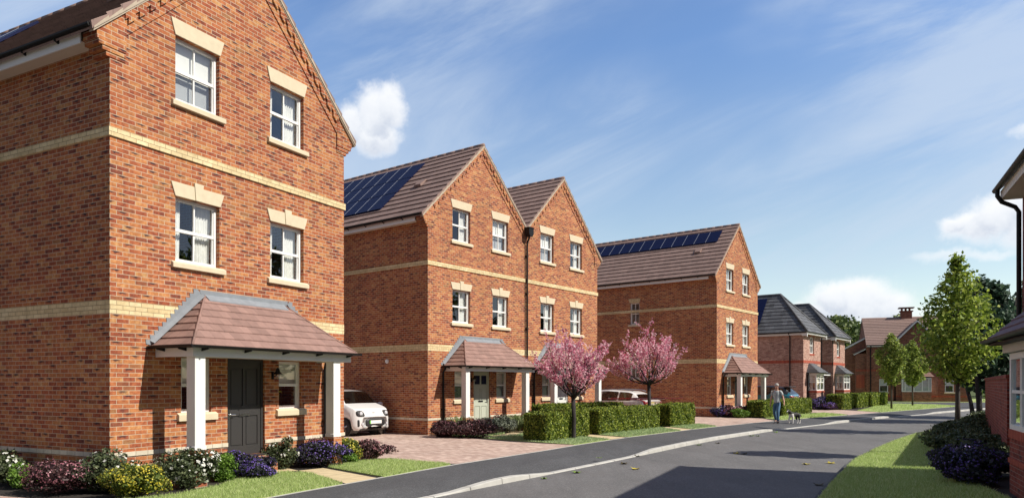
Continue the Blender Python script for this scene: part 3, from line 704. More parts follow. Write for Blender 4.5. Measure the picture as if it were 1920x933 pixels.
# ------------------------------------------------------------------ house 4 : grey roof, pink brick, two projecting wings with bays
def house4():
    r = house_root(4, 'brick_house', 'two storey pink brick house with grey hipped roofs and two white bay windows')
    mb = MB(); Wn = 10.6; D = 9.; rec = 1.6
    wins = [(1.45, 2.45, 3.88, 5.05), (8.30, 9.20, 3.88, 5.05)]
    wall_panel(mb, [(0, -.3), (4, -.3), (4, 5.75), (0, 5.75)], [wins[0], (1.1, 2.4, 1.3, 2.2)], .3, Tfront())
    wall_panel(mb, [(7, -.3), (Wn, -.3), (Wn, 5.75), (7, 5.75)], [wins[1], (8.1, 9.4, 1.3, 2.2)], .3, Tfront())
    mb.box(0, .3, -.3, .3, D, 5.2); mb.box(3.7, .3, -.3, 4, rec, 5.2); mb.box(7, .3, -.3, 7.3, rec, 5.2); mb.box(Wn-.3, .3, -.3, Wn, D, 5.2)
    wall_panel(mb, [(3.7, -.3), (7.3, -.3), (7.3, 5.2), (3.7, 5.2)], [(4.6, 5.6, .15, 2.2)], .3, Tfront(rec))
    mb.box(.3, D-.3, -.3, Wn-.3, D, 5.2)
    mb.build('wall', 'brick_pink', r)
    mb = MB()
    mb.box(-.01, -.012, 3.18, 4.01, .02, 3.38); mb.box(6.99, -.012, 3.18, Wn+.01, .02, 3.38); mb.box(-.01, .021, 3.18, .02, D, 3.38); mb.box(6.99, .021, 3.18, 7.02, rec, 3.38)
    mb.build('string_course', 'brick_soldier', r)
    for (a0, a1, z0, z1) in wins:
        mb = MB(); mb.box(a0-.05, -.02, z0-.12, a1+.05, .02, z0-.001); mb.build('sill', 'brick_soldier', r); mb = MB()
        n = 10
        for i in range(n):     # brick arch
            t0, t1 = i/n, (i+1)/n
            f = lambda t: z1-.02+.14*math.sin(math.pi*t)
            mb.prism([(a0-.05+(a1-a0+.1)*t0, f(t0)), (a0-.05+(a1-a0+.1)*t1, f(t1)), (a0-.05+(a1-a0+.1)*t1, f(t1)+.2), (a0-.05+(a1-a0+.1)*t0, f(t0)+.2)], -.014, .02, 'y')
        mb.build('brick_arch', 'brick_soldier', r)
    for (a0, a1, z0, z1) in wins: window(r, Tfront(), a0, a1, z0, z1, 'drapes', '42', None, sill=False)
    rf = bpy.data.objects.new('roof', None); COL.objects.link(rf); rf.parent = r
    def wing(c, hw, ze, zt, y1, vb):
        # front hip plane + two side slopes as stepped strips
        m = MB(); n = 11
        x0, x1, y0 = c-hw-.35, c+hw+.35, -.38; vr = 2.25
        for i in range(n):
            a, b = i/n, (i+1)/n
            def at(t): return (x0+(c-x0)*t, x1+(c-x1)*t, y0+(vr-y0)*t, ze+(zt-ze)*t)
            A, B = at(a), at(b); s = .03
            ax0, ax1, ay, az = A[0]-s*.5, A[1]+s*.5, A[2]-s*.5, A[3]+s
            m.add([(ax0, ay, az), (ax1, ay, az), (B[1], B[2], B[3]), (B[0], B[2], B[3])], [(0, 1, 2, 3)])
            m.add([(A[0], A[2], A[3]-.02), (A[1], A[2], A[3]-.02), (ax1, ay, az), (ax0, ay, az)], [(0, 1, 2, 3)])
            m.add([(ax0, ay, az), (ax0, y1, az), (B[0], y1, B[3]), (B[0], B[2], B[3])], [(0, 3, 2, 1)])
            m.add([(A[0], A[2], A[3]-.02), (A[0], y1, A[3]-.02), (ax0, y1, az), (ax0, ay, az)], [(0, 3, 2, 1)])
            m.add([(ax1, ay, az), (ax1, y1, az), (B[1], y1, B[3]), (B[1], B[2], B[3])], [(0, 1, 2, 3)])
            m.add([(A[1], A[2], A[3]-.02), (A[1], y1, A[3]-.02), (ax1, y1, az), (ax1, ay, az)], [(0, 1, 2, 3)])
        m.add([(x0, y0, ze-.02), (x1, y0, ze-.02), (x1, y1, ze-.02), (x0, y1, ze-.02)], [(0, 1, 2, 3)])
        m.build('roof_wing', 'tile_slate', rf, recalc=False)
        m = MB(); m.tube([(x0, y0, ze+.02), (c, vr, zt+.02), (c, y1, zt+.02)], .09, 8); m.tube([(x1, y0, ze+.02), (c, vr, zt+.02)], .09, 8)
        m.build('ridge_tiles', 'tile_slate', rf, smooth=True)
    wing(2.0, 2.05, 5.32, 8.25, D, 0); wing(8.8, 1.85, 5.32, 8.12, D, 0)
    m = MB(); m.prism(roof_profile(rec-.35, 4.6, 5.3, 8.0), 3.6, 7.4, 'x'); m.build('roof_link', 'tile_slate', rf)
    for c, hw in ((2.0, 2.05), (8.8, 1.85)):
        m = MB(); x0, x1 = c-hw-.3, c+hw+.3
        m.box(x0, -.36, 5.17, x1, -.33, 5.32); m.box(x0, -.33, 5.05, x0+.12, 0, 5.30); m.box(x1-.12, -.33, 5.05, x1, 0, 5.30); m.box(x0, -.36, 4.98, x0+.10, -.33, 5.17); m.box(x1-.10, -.36, 4.98, x1, -.33, 5.17)
        m.box(x0+.12, -.32, 5.19, x1-.12, -.01, 5.21)
        m.build('fascia', 'white', r)
    m = MB(); m.box(-.30, .0, 5.12, -.27, D, 5.28); m.box(-.27, .01, 5.12, 0, D, 5.14); m.box(6.72, .0, 5.12, 6.75, rec, 5.28); m.box(4.25, 0, 5.12, 4.28, rec, 5.28); m.box(4.28, rec-.33, 5.12, 6.72, rec-.3, 5.28)
    m.build('fascia', 'white', r)
    m = MB(); gutter(m, (-.36, -.3, 5.30), (-.36, D, 5.30), (-1, 0), .06)
    gutter(m, (-.3, -.42, 5.33), (4.3, -.42, 5.33), (0, -1), .05); m.build('gutter', 'black_plastic', r)
    m = MB(); gutter(m, (6.7, -.42, 5.33), (10.9, -.42, 5.33), (0, -1), .05); m.build('gutter', 'black_plastic', r)
    m = MB()
    for pts in ([(-.36, .9, 5.25), (-.07, .9, 5.0), (-.07, .9, 0)], [(.78, -.1, 2.55), (.78, -.07, 2.3), (.78, -.07, 0)], [(4.06, -.06, 5.1), (4.06, -.06, 2.7)], [(6.93, -.1, 5.2), (6.93, -.07, 4.9), (6.93, -.07, 0)], ):
        m = MB(); m.tube(pts, .04, 8)
        m.build('downpipe', 'black_plastic', r)
    # bays
    for x0, x1 in ((.9, 2.65), (7.9, 9.65)):
        d = .62
        b = bpy.data.objects.new('bay_window', None); COL.objects.link(b); b.parent = r
        m = MB(); m.box(x0, -d, -.3, x1, -.002, 1.12); m.build('bay_base', 'brick_pink', b)
        m = MB(); m.box(x0-.03, -d-.03, 1.12, x1+.03, -.002, 1.26); m.build('bay_sill', 'brick_soldier', b)
        m = MB(); zt0, zt1 = 1.26, 2.42
        for x, y in ((x0, -d), (x1-.1, -d), (x0, -.1), (x1-.1, -.1), ((x0+x1)/2-.05, -d)): m.box(x, y, zt0, x+.1, y+.098, zt1)
        for z0, z1 in ((zt0, zt0+.08), (zt1-.10, zt1), ((zt0+zt1)/2-.03, (zt0+zt1)/2+.03)):
            m.box(x0+.1, -d+.01, z0, x1-.1, -d+.07, z1); m.box(x0+.01, -d+.1, z0, x0+.07, -.1, z1); m.box(x1-.07, -d+.1, z0, x1-.01, -.1, z1)
        zu = (zt0+zt1)/2+.03
        for k in range(1, 4):
            x = x0+.1+(x1-x0-.2)*k/4; m.box(x-.012, -d+.02, zu, x+.012, -d+.05, zt1-.1)
        m.box(x0+.1, -d+.02, (zu+zt1)/2-.03, x1-.1, -d+.05, (zu+zt1)/2-.006); m.box(x0+.02, -d+.1, (zu+zt1)/2-.03, x0+.05, -.1, (zu+zt1)/2-.006)
        m.box(x0+.02, -d/2-.012, zt0+.08, x0+.05, -d/2+.012, zt1-.1)
        m.build('bay_frame', 'white', b)
        m = MB(); m.box(x0+.1, -d+.03, zt0, x1-.1, -d+.034, zt1); m.box(x0+.03, -d+.1, zt0, x0+.034, -.1, zt1); m.box(x1-.034, -d+.1, zt0, x1-.03, -.1, zt1); m.build('pane', 'glass', b)
        m = MB(); m.box(x0+.12, -d+.12, zu, x1-.12, -d+.125, zt1); m.box(x0+.09, -d+.14, zu, x0+.095, -.1, zt1); m.build('blind', 'curtain', b)
        m = MB(); hip_roof(m, x0-.22, x1+.22, -d-.24, 0, 2.52, 3.20, x0+.3, x1-.3, -.02, .22); m.build('bay_roof', 'tile_slate', b, recalc=False)
        m = MB(); m.box(x0-.12, -d-.14, 2.42, x1+.12, 0, 2.51); m.build('bay_fascia', 'white', b)
        m = MB(); gutter(m, (x0-.26, -d-.28, 2.53), (x1+.24, -d-.28, 2.53), (0, -1), .045); gutter(m, (x0-.25, -d-.28, 2.53), (x0-.25, 0, 2.53), (-1, 0), .045); m.build('gutter', 'black_plastic', b)
    # porch hood between the wings
    m = MB(); m.prism(roof_profile(.1, rec, 2.5, 3.35, gauge=.25), 4.02, 6.98, 'x'); m.build('porch_roof', 'tile_slate', r)
    m = MB(); m.box(4.0, .1, 2.36, 7.0, .14, 2.50)
    m.prism([(.15, 2.36), (.3, 2.36), (1.2, 1.6), (1.5, 1.5), (1.5, 1.3), (1.0, 1.55)], 6.86, 6.96, 'x'); m.build('porch_fascia', 'white', r)
    m = MB(); m.box(4.6, rec+.05, .15, 5.6, rec+.1, 2.2); m.build('door', 'door_grey', r)
    # four solar panels on the left slope
    sl = (8.25-5.32)/2.4; 
    for i in range(3):
        for j in range(2):
            ua, ub = .10+.82*j, .10+.82*(j+1)-.02
            f = lambda u: 5.32 + sl*(u+.4) + .07
            va = 3.1+1.05*i; m = MB(); m.prism([(ua, f(ua)), (ub, f(ub)), (ub-.03, f(ub)+.04), (ua-.03, f(ua)+.04)], va, va+1.02, 'y'); m.build('solar_panel', 'solar', r)
    return r
house4()

# ------------------------------------------------------------------ house 5 : wide brown-roofed house closing the street
def house5():
    r = house_root(5, 'brick_house', 'wide brown roofed brick house with a chimney and white gable facing down the street')
    m = MB(); W, D = 8.75, 9.
    wins = [(1.12, 1.90, .92, 2.2), (6.72, 7.46, .92, 2.2), (1.15, 1.9, 3.6, 4.7)]
    wall_panel(m, [(0, -.3), (W, -.3), (W, 5.5), (0, 5.5)], wins[:2], .3, Tfront())
    m.prism([(.3, -.3), (D, -.3), (D, 5.5), (D/2, 8.3), (.3, 5.6)], 0, .3, 'x'); m.prism([(.3, -.3), (D, -.3), (D, 5.5), (D/2, 8.3), (.3, 5.6)], W-.3, W, 'x')
    m.box(.3, D-.3, -.3, W-.3, D, 5.5)
    # cross gable projecting
    m.prism([(2.55, -.3), (6.1, -.3), (6.1, 5.75), (4.32, 7.6), (2.55, 5.75)], -.35, -.002, 'y')
    # left lower wing
    m.box(-2.6, 1.2, -.3, -.002, D-1, 4.7); m.prism([(-2.6, 4.7), (-.002, 4.7), (-.002, 6.15)], 1.2, D-1, 'y')
    m.box(-.95, .3, -.3, -.002, 1.198, 4.7)
    m.build('wall', 'brick_brown', r)
    m = MB(); m.box(-.01, -.012, 2.95, 2.54, .02, 3.15); m.box(2.54, -.365, 2.95, 6.11, -.34, 3.15); m.box(6.12, -.012, 2.95, W+.01, .02, 3.15)
    m.box(-.01, -.012, .45, 2.54, .02, .60); m.box(2.54, -.365, .45, 6.11, -.34, .60); m.box(6.12, -.012, .45, W+.01, .02, .60)
    m.box(-.965, .285, 2.95, -.01, .31, 3.15); m.box(-.9, .28, 1.3, -.15, .31, 2.6); m.build('string_course', 'brick_soldier', r)
    for w in wins[:2]: window(r, Tfront(), *w, 'romans', '11', None, sill_ext=.06, depth=.05)
    window(r, Tfront(-.35), 3.9, 4.7, 3.7, 4.8, 'drapes', '22', None, sill_ext=.06, depth=-.02)
    rf = MB(); rf.prism(roof_profile(-.35, D/2, 5.5, 8.55), -.05, W+.1, 'x'); rf.prism(roof_profile(D+.35, D/2, 5.5, 8.55), -.05, W+.1, 'x')
    rf = rf.build('roof', 'tile_brown', r)
    m = MB(); m.prism(roof_profile(2.35, 4.32, 5.7, 7.78), -.55, 3.4, 'y'); m.prism(roof_profile(6.3, 4.32, 5.7, 7.78), -.55, 3.4, 'y'); m.build('gable_roof', 'tile_brown', rf)
    m = MB(); m.prism([(2.3, 5.52), (4.32, 7.65), (4.32, 7.82), (2.2, 5.6)], -.60, -.555, 'y'); m.prism([(6.34, 5.52), (4.32, 7.65), (4.32, 7.82), (6.44, 5.6)], -.60, -.555, 'y')
    m.box(0, -.33, 5.33, 2.3, -.30, 5.48); m.box(6.35, -.33, 5.33, W, -.30, 5.48)
    m.prism([(-2.7, 4.72), (-.0, 6.20), (-.0, 6.36), (-2.75, 4.84)], 1.12, 1.19, 'y'); m.prism([(-1.1, 4.55), (-.05, 5.1), (-.05, 5.26), (-1.15, 4.68)], .20, .27, 'y')
    m.build('bargeboard', 'white', r)
    m = MB(); m.prism(roof_profile(-2.8, 0, 4.8, 6.4), 1.15, D-.9, 'y'); m.prism([(-1.1, 4.62), (-.01, 5.2), (-.01, 5.3), (-1.15, 4.72)], .2, 1.2, 'y'); m.build('side_roof', 'tile_brown', rf)
    for a_, b_ in ((0, 2.4), (6.3, W)): m = MB(); gutter(m, (a_, -.4, 5.5), (b_, -.4, 5.5), (0, -1), .06); m.build('gutter', 'black_plastic', r)
    for p_ in ([(.35, -.4, 5.45), (.35, -.07, 5.1), (.35, -.07, 0)], [(2.47, -.08, 5.6), (2.47, -.08, 0)]): m = MB(); m.tube(p_, .045, 8); m.build('downpipe', 'black_plastic', r)
    m = MB(); m.box(3.55, D/2-.35, 8.2, 4.55, D/2+.35, 9.05, 0); m.box(3.45, D/2-.45, 9.05, 4.65, D/2+.45, 9.15, 0)
    for x in (3.6, 3.95, 4.3): m.box(x, D/2-.3, 9.15, x+.12, D/2+.3, 9.4, 0)
    m.box(3.35, D/2-.5, 9.4, 4.75, D/2+.5, 9.5, 1); m.build('chimney', ['brick_brown', 'tile_brown'], rf)
    # bay
    b = bpy.data.objects.new('bay_window', None); COL.objects.link(b); b.parent = r
    m = MB(); m.box(3.0, -.95, -.3, 5.45, -.352, .95); m.build('bay_base', 'brick_brown', b)
    m = MB()
    for x in (3.0, 3.2, 3.95, 4.65, 5.2, 5.37): m.box(x, -.95, .95, x+.08, -.87, 2.3)
    m.box(3.08, -.94, .95, 5.37, -.88, 1.05); m.box(3.08, -.94, 2.2, 5.37, -.88, 2.3); m.box(3.0, -.87, .95, 3.06, -.36, 2.3); m.box(5.39, -.87, .95, 5.45, -.36, 2.3)
    m.build('bay_frame', 'white', b)
    m = MB(); m.box(3.08, -.92, 1.0, 5.37, -.915, 2.25); m.build('pane', 'glass', b)
    m = MB(); m.box(3.1, -.80, 1.0, 5.35, -.79, 2.25); m.build('blind', 'curtain', b)
    m = MB(); hip_roof(m, 2.8, 5.65, -1.15, -.352, 2.4, 2.85, 3.1, 5.35, -.40, .22); m.build('bay_roof', 'tile_porch', b, recalc=False)
    m = MB(); m.box(-2.35, 1.16, 1.5, -1.45, 1.2, 1.85); m.build('side_window', 'white', r)
house5()

# ------------------------------------------------------------------ house 6 : right edge
def house6():
    r = house_root(6, 'brick_house', 'red brick house at the right edge with a plum tiled bay roof and black downpipe')
    W, D = 12., 7.
    m = MB()
    wall_panel(m, [(0, -.3), (W, -.3), (W, 5.45), (0, 5.45)], [(3.4, 5.4, 3.6, 4.9)], .3, Tfront())
    m.prism([(.3, -.3), (D, -.3), (D, 5.45), (D/2, 8.7), (.3, 5.7)], 0, .3, 'x'); m.prism([(.3, -.3), (D, -.3), (D, 5.45), (D/2, 8.7), (.3, 5.7)], W-.3, W, 'x')
    m.box(.3, D-.3, -.3, W-.3, D, 5.45)
    m.build('wall', 'brick_dark', r)
    window(r, Tfront(), 3.4, 5.4, 3.6, 4.9, 'curtain', '22')
    m = MB(); m.prism(roof_profile(-.42, D/2, 5.62, 9.15), -.12, W+.1, 'x'); m.prism(roof_profile(D+.42, D/2, 5.62, 9.15), -.12, W+.1, 'x'); m.build('roof', 'tile_plum', r)
    m = MB(); m.box(-.02, -.36, 5.38, W, -.335, 5.56); m.box(-.02, -.335, 5.38, W, -.002, 5.40)
    m.build('fascia', 'soffit', r)
    m = MB(); gutter(m, (-.1, -.43, 5.60), (W, -.43, 5.60), (0, -1), .062)
    m.build('gutter', 'black_plastic', r)
    m = MB(); m.tube([(.12, -.43, 5.56), (.12, -.43, 5.44), (.12, -.36, 5.32), (.12, -.14, 5.20), (.12, -.08, 5.10), (.12, -.08, 0)], .042, 12); m.build('downpipe', 'black_plastic', r)
    # bay
    b = bpy.data.objects.new('bay_window', None); COL.objects.link(b); b.parent = r
    x0, x1, d = 2.89, 6.6, .70
    m = MB(); m.box(x0, -d, -.3, x1, -.002, .90); m.box(x0, -d, .90, x0+.36, -.002, .975)
    m.box(x0, -d+.02, .9, x0+.1, -.002, 2.26)
    m.build('bay_base', 'brick_dark', b)
    m = MB(); m.box(x0-.015, -d-.015, .90, x1+.015, -.002, 1.04); m.box(x0-.012, -d-.02, .50, x1+.012, -.002, .58); m.build('bay_sill', 'brick_soldier', b)
    m = MB(); a0 = x0+.0
    m.box(a0, -d, 1.04, a0+.11, -d+.09, 2.26); m.box(a0+.11, -d, 1.04, x1, -d+.09, 1.12); m.box(a0+.11, -d, 2.16, x1, -d+.09, 2.26)
    for x in (3.62, 3.70, 4.3, 4.9, 5.5): m.box(x, -d+.01, 1.12, x+.05, -d+.08, 2.16)
    m.box(a0+.11, -d+.012, 1.62, x1, -d+.075, 1.67); m.box(x0, -d+.1, 1.04, x0+.09, -.01, 2.26)
    m.build('bay_frame', 'white', b)
    m = MB(); m.box(a0+.11, -d+.035, 1.1, x1, -d+.04, 2.2); m.build('pane', 'glass', b)
    m = MB(); k = 20
    for i in range(k): z = 1.14+i*.05; m.add([(a0+.15, -d+.13, z), (x1, -d+.13, z), (x1, -d+.17, z+.03), (a0+.15, -d+.17, z+.03)], [(0, 1, 2, 3)])
    m.build('blind', 'blind', b, recalc=False)
    m = MB(); hip_roof(m, x0-.24, x1+.3, -d-.27, 0, 2.50, 3.45, 4.0, x1-.6, -.03, .20); m.build('bay_roof', 'tile_plum', b, recalc=False)
    m = MB(); m.box(x0-.10, -d-.08, 2.27, x1+.1, -.002, 2.42); m.build('bay_fascia', 'soffit', b)
    m = MB(); gutter(m, (x0-.28, -d-.32, 2.48), (x1+.3, -d-.32, 2.48), (0, -1), .055); gutter(m, (x0-.29, -d-.32, 2.48), (x0-.29, 0, 2.48), (-1, 0), .055)
    m.box(x0-.2, -d-.25, 2.40, x1, -d-.0, 2.43); m.build('gutter', 'black_plastic', b)
house6()
# garden wall
m = MB(); L = 12.2
m.box(0, 0, -.3, L, .22, 1.88); m.box(-.02, -.02, 1.88, L+.02, .24, 1.955)
gw = m.build('garden_wall', 'brick_dark'); gw.location = (10.15, 14.4, 0)
dx, dy = 16.35-10.15, 24.5-14.4; gw.rotation_euler = (0, 0, math.atan2(dy, dx)); tag(gw, 'head high red brick garden wall beside the house at the right edge', 'wall')

# ------------------------------------------------------------------ ground
def slab(name, pts, z, mt, thick=None, kind='structure', hid=None):
    """polygon (possibly concave) at height z, optionally with skirt down to z-thick"""
    n = len(pts)
    vs2, es, fs, *_ = delaunay_2d_cdt([Vector(p) for p in pts], [(i, (i+1) % n) for i in range(n)], [list(range(n))], 1, 1e-5)
    mb = MB(); mb.add([(v.x, v.y, z) for v in vs2], [tuple(f) for f in fs])
    if thick:
        for i in range(n):
            a, b = pts[i], pts[(i+1) % n]
            mb.add([(a[0], a[1], z), (b[0], b[1], z), (b[0], b[1], z-thick), (a[0], a[1], z-thick)], [(0, 1, 2, 3)])
    o = mb.build(name, mt, recalc=False)
    # face up
    me = o.data
    for p in me.polygons:
        if abs(p.normal.z) > .5 and p.normal.z < 0: p.flip()
    if kind: o['kind'] = kind
    return o
def interp(P, Z):
    """point on polyline (sorted by y) at depth Z"""
    for a, b in zip(P, P[1:]):
        if a[1] <= Z <= b[1]: t = (Z-a[1])/(b[1]-a[1]); return (a[0]+(b[0]-a[0])*t, Z)
    return P[0] if Z < P[0][1] else P[-1]
INNER = [(-16., -8.), (-8.2, 3.), (-5.2, 8.5), (-3.6, 11.45), (-2.88, 12.75), (-2.42, 13.6), (-1.24, 15.7), (.40, 18.25), (1.07, 19.3), (1.90, 20.7), (3.80, 23.6), (7.07, 27.85), (8.64, 29.75), (10.88, 32.3), (13.15, 34.75), (15.6, 37.05), (18.87, 40.25), (22.43, 43.77), (32.4, 53.4)]
KERB = [(-14., -8.), (-6.2, 3.), (-3.4, 8.5), (-1.55, 11.45), (-.45, 13.1), (.62, 14.65), (2.18, 16.95), (3.38, 18.8), (4.16, 20.0), (5.25, 21.7), (6.92, 24.1), (8.88, 26.6), (10.26, 28.4), (12.97, 31.4), (14.98, 33.5), (20.48, 39.2), (25.31, 43.7), (30.12, 48.2), (34.2, 51.9), (46., 58.5), (70., 66.)]
REDGE = [(-9., -8.), (-1.5, 0.), (2.2, 6.5), (5.05, 11.81), (6.45, 14.26), (7.81, 16.6), (9.66, 19.3), (11.66, 22.1), (14.13, 25.3), (16.8, 28.0), (21., 31.5), (27., 36.), (35., 42.), (48., 50.), (74., 60.)]
# far ground
mat('meadow', rough=.95, spec=.1, fn=var((.085, .105, .04), .3, .6, .5, 30.))
slab('ground', [(-500, -200), (500, -200), (900, 900), (-900, 900)], -.118, 'meadow')
slab('road', KERB + REDGE[::-1], -.10, 'road')
slab('ground_left', INNER + [(34.2, 55.2), (36., 53.4), (46., 60.), (70., 67.5), (120, 80), (160, 300), (-160, 300), (-160, -8)], 0., 'soil', .12)
slab('ground_right', REDGE + [(74, -8)], 0., 'soil', .12)
# kerb with raised and dropped stretches + footpath sloping to it
def kerb_h(Z):
    # raised: up to 14.0, 19.2-28, 33.5-38.5, >44
    segs = [(-10, 9.4), (13.3, 13.9), (19.6, 27.9), (33.8, 38.8), (44.5, 90)]
    w = 1.1
    k = 0.
    for a, b in segs:
        k = max(k, min(1, max(0, (Z-a)/w+1 if Z < a else ((b-Z)/w+1 if Z > b else 1))))
    return -.080 + .082*k
def resample(P, step):
    out = [P[0]]
    for a, b in zip(P, P[1:]):
        n = max(1, int(math.hypot(b[0]-a[0], b[1]-a[1])/step))
        for i in range(1, n+1): out.append((a[0]+(b[0]-a[0])*i/n, a[1]+(b[1]-a[1])*i/n))
    return out
def smoothline(P, it=3):
    for _ in range(it):
        Q = [P[0]]
        for a, b in zip(P, P[1:]):
            Q += [(a[0]*.75+b[0]*.25, a[1]*.75+b[1]*.25), (a[0]*.25+b[0]*.75, a[1]*.25+b[1]*.75)]
        P = Q + [P[-1]]
    return P
def normals(P):
    N = []
    for i in range(len(P)):
        a, b = P[max(0, i-1)], P[min(len(P)-1, i+1)]; d = (b[0]-a[0], b[1]-a[1]); l = math.hypot(*d); N.append((d[1]/l, -d[0]/l))
    return N
KP = resample(KERB, .45); KN = normals(KP)
mb = MB()
for i in range(len(KP)-1):
    gap = .004
    (x0, y0), (x1, y1) = KP[i], KP[i+1]; (a0, b0), (a1, b1) = KN[i], KN[i+1]
    h0, h1 = kerb_h(y0), kerb_h(y1); w = .14
    if i % 2: x1, y1 = x0+(x1-x0)*.965, y0+(y1-y0)*.965      # joint between kerb stones
    q = [(x0-a0*w, y0-b0*w), (x1-a1*w, y1-b1*w)]
    mb.add([(x0+a0*.012, y0+b0*.012, -.13), (x1+a1*.012, y1+b1*.012, -.13), (x1, y1, h1-.012), (x0, y0, h0-.012), (x0-a0*.012, y0-b0*.012, h0), (x1-a1*.012, y1-b1*.012, h1), (*q[1], h1), (*q[0], h0), (*q[1], -.13), (*q[0], -.13)],
           [(0, 1, 2, 3), (3, 2, 5, 4), (4, 5, 6, 7), (7, 6, 8, 9)])
k_ = mb.build('kerb', 'kerb'); k_['kind'] = 'structure'
# footpath strip from inner edge to kerb back
KB = [(p[0]-n[0]*.14, p[1]-n[1]*.14) for p, n in zip(KP, KN) if p[1] < 51]
IN = resample(INNER, .45)
mb = MB()
def lerp_poly(P, n):
    L = [0]
    for a, b in zip(P, P[1:]): L.append(L[-1]+math.hypot(b[0]-a[0], b[1]-a[1]))
    out = []; j = 0
    for i in range(n):
        t = L[-1]*i/(n-1)
        while j < len(L)-2 and L[j+1] < t: j += 1
        f = (t-L[j])/(L[j+1]-L[j]+1e-9); out.append((P[j][0]+(P[j+1][0]-P[j][0])*f, P[j][1]+(P[j+1][1]-P[j][1])*f))
    return out
NN = 220; A = lerp_poly(IN, NN); B = lerp_poly(KB, NN)
rows = [0, .35, .62, .8, .9, 1.]
vs = []
for a, b in zip(A, B):
    kh = kerb_h(b[1])
    for t in rows:
        e = max(0, (t-.62)/.38); e = e*e*(3-2*e)
        vs.append((a[0]+(b[0]-a[0])*t, a[1]+(b[1]-a[1])*t, .006*(1-e) + (kh-.003)*e))
m_ = len(rows)
mb.add(vs, [(i*m_+j, i*m_+j+1, (i+1)*m_+j+1, (i+1)*m_+j) for i in range(NN-1) for j in range(m_-1)])
mb.add([(a[0], a[1], -.12) for a in A], []) 
fp = mb.build('footpath', 'pavement', recalc=True); fp['kind'] = 'structure'
if fp.data.polygons[0].normal.z < 0: fp.data.flip_normals()
slab('side_road', [(32.4, 53.4), (34.2, 52.05), (46., 58.7), (70., 66.3), (70, 72), (46., 66.5), (38, 67.2), (30, 68.8), (24, 70), (22, 66.5), (28, 64.8), (33.5, 62.5), (35.3, 59.5), (34.9, 56.6)], .006, 'pavement')
# path edging (thin concrete strip)
mb = MB(); NI = normals(IN)
for i in range(len(IN)-1):
    (x0, y0), (x1, y1) = IN[i], IN[i+1]; (a0, b0), (a1, b1) = NI[i], NI[i+1]
    mb.add([(x0, y0, .012), (x1, y1, .012), (x1-a1*.05, y1-b1*.05, .012), (x0-a0*.05, y0-b0*.05, .012), (x0, y0, -.01), (x1, y1, -.01)], [(0, 1, 2, 3), (0, 1, 5, 4)])
e_ = mb.build('path_edging', 'kerb'); e_['kind'] = 'structure'
mb = MB(); RP = resample(REDGE, .5); NR = normals(RP)
for i in range(len(RP)-1):
    (x0, y0), (x1, y1) = RP[i], RP[i+1]; (a0, b0), (a1, b1) = NR[i], NR[i+1]
    mb.add([(x0-a0*.02, y0-b0*.02, .008), (x1-a1*.02, y1-b1*.02, .008), (x1+a1*.045, y1+b1*.045, .008), (x0+a0*.045, y0+b0*.045, .008), (x0-a0*.02, y0-b0*.02, -.12), (x1-a1*.02, y1-b1*.02, -.12)], [(0, 1, 2, 3), (0, 1, 5, 4)])
e_ = mb.build('verge_edging', 'pavement'); e_['kind'] = 'structure'

def inn(Z, off=0.):
    p = interp(INNER, Z); return (p[0]-off*.85, p[1]+off*.5)
# drives
slab('driveway', [inn(15.85, .05), inn(18.25, .05), inn(19.3, .05), inn(20.7, .05), (-.1, 21.9), (-1.4, 23.3), (-2.83, 24.52), W2(2, 0, 0)[:2], W2(2, 0, 10)[:2], W2(1, 5.85, 10)[:2], W2(1, 5.85, .0)[:2], W2(1, 5.7, -1.3)[:2], (-2.8, 16.8)], .005, 'pavers')
slab('driveway', [inn(28.0, .05), inn(29.75, .05), inn(32.3, .05), inn(34.0, .05), (12.62, 36.3), (10.83, 38.0), W2(3, 0, 0)[:2], W2(3, 0, 11)[:2], W2(2, 11.25, 9.5)[:2], W2(2, 11.25, -1.6)[:2], W2(2, 11.6, -2.6)[:2], (7.6, 31.0)], .005, 'pavers')
slab('driveway', [inn(40.3, .05), inn(43.6, .05), (22.9, 44.9), (22.2, 46.2), (21.9, 48.2), W2(4, .1, -.3)[:2], W2(4, -.05, 8)[:2], W2(3, 5.95, 10)[:2], W2(3, 5.95, 0)[:2], (18.3, 43.8), (19.2, 42.)], .005, 'pavers')
slab('driveway', [(-9.3, 11.85), (-7.4, 11.12), (-6.3, 10.5), (-5.9, 9.2), (-4.9, 8.9), (-6.6, 6.), (-12, 6), (-13, 10), (-10.6, 12.4)], .005, 'pavers')
# yellow flag paths
slab('front_path', [(-2.90, 12.72), (-2.50, 13.48), (-3.95, 15.1), W2(1, 3.4, -.75)[:2], W2(1, 2.4, -.75)[:2], (-4.9, 15.3), (-3.9, 14.15)], .008, 'flag')
slab('front_path', [(-.95, 23.45), (.0, 24.55), (.5, 25.7), (.35, 27.1), W2(2, 3.4, -.75)[:2], W2(2, 2.4, -.75)[:2], (-.3, 26.8), (-.1, 25.7), (-.45, 24.7), (-1.4, 23.5)], .008, 'flag')
slab('front_path', [(3.15, 22.85), (3.72, 23.6), (2.5, 25.2), (2.9, 28.5), (2.2, 28.8), (1.9, 25.4)], .008, 'flag')
slab('front_path', [(6.35, 26.95), (6.95, 27.75), (6.3, 29.3), (5.9, 29.0)], .008, 'flag')
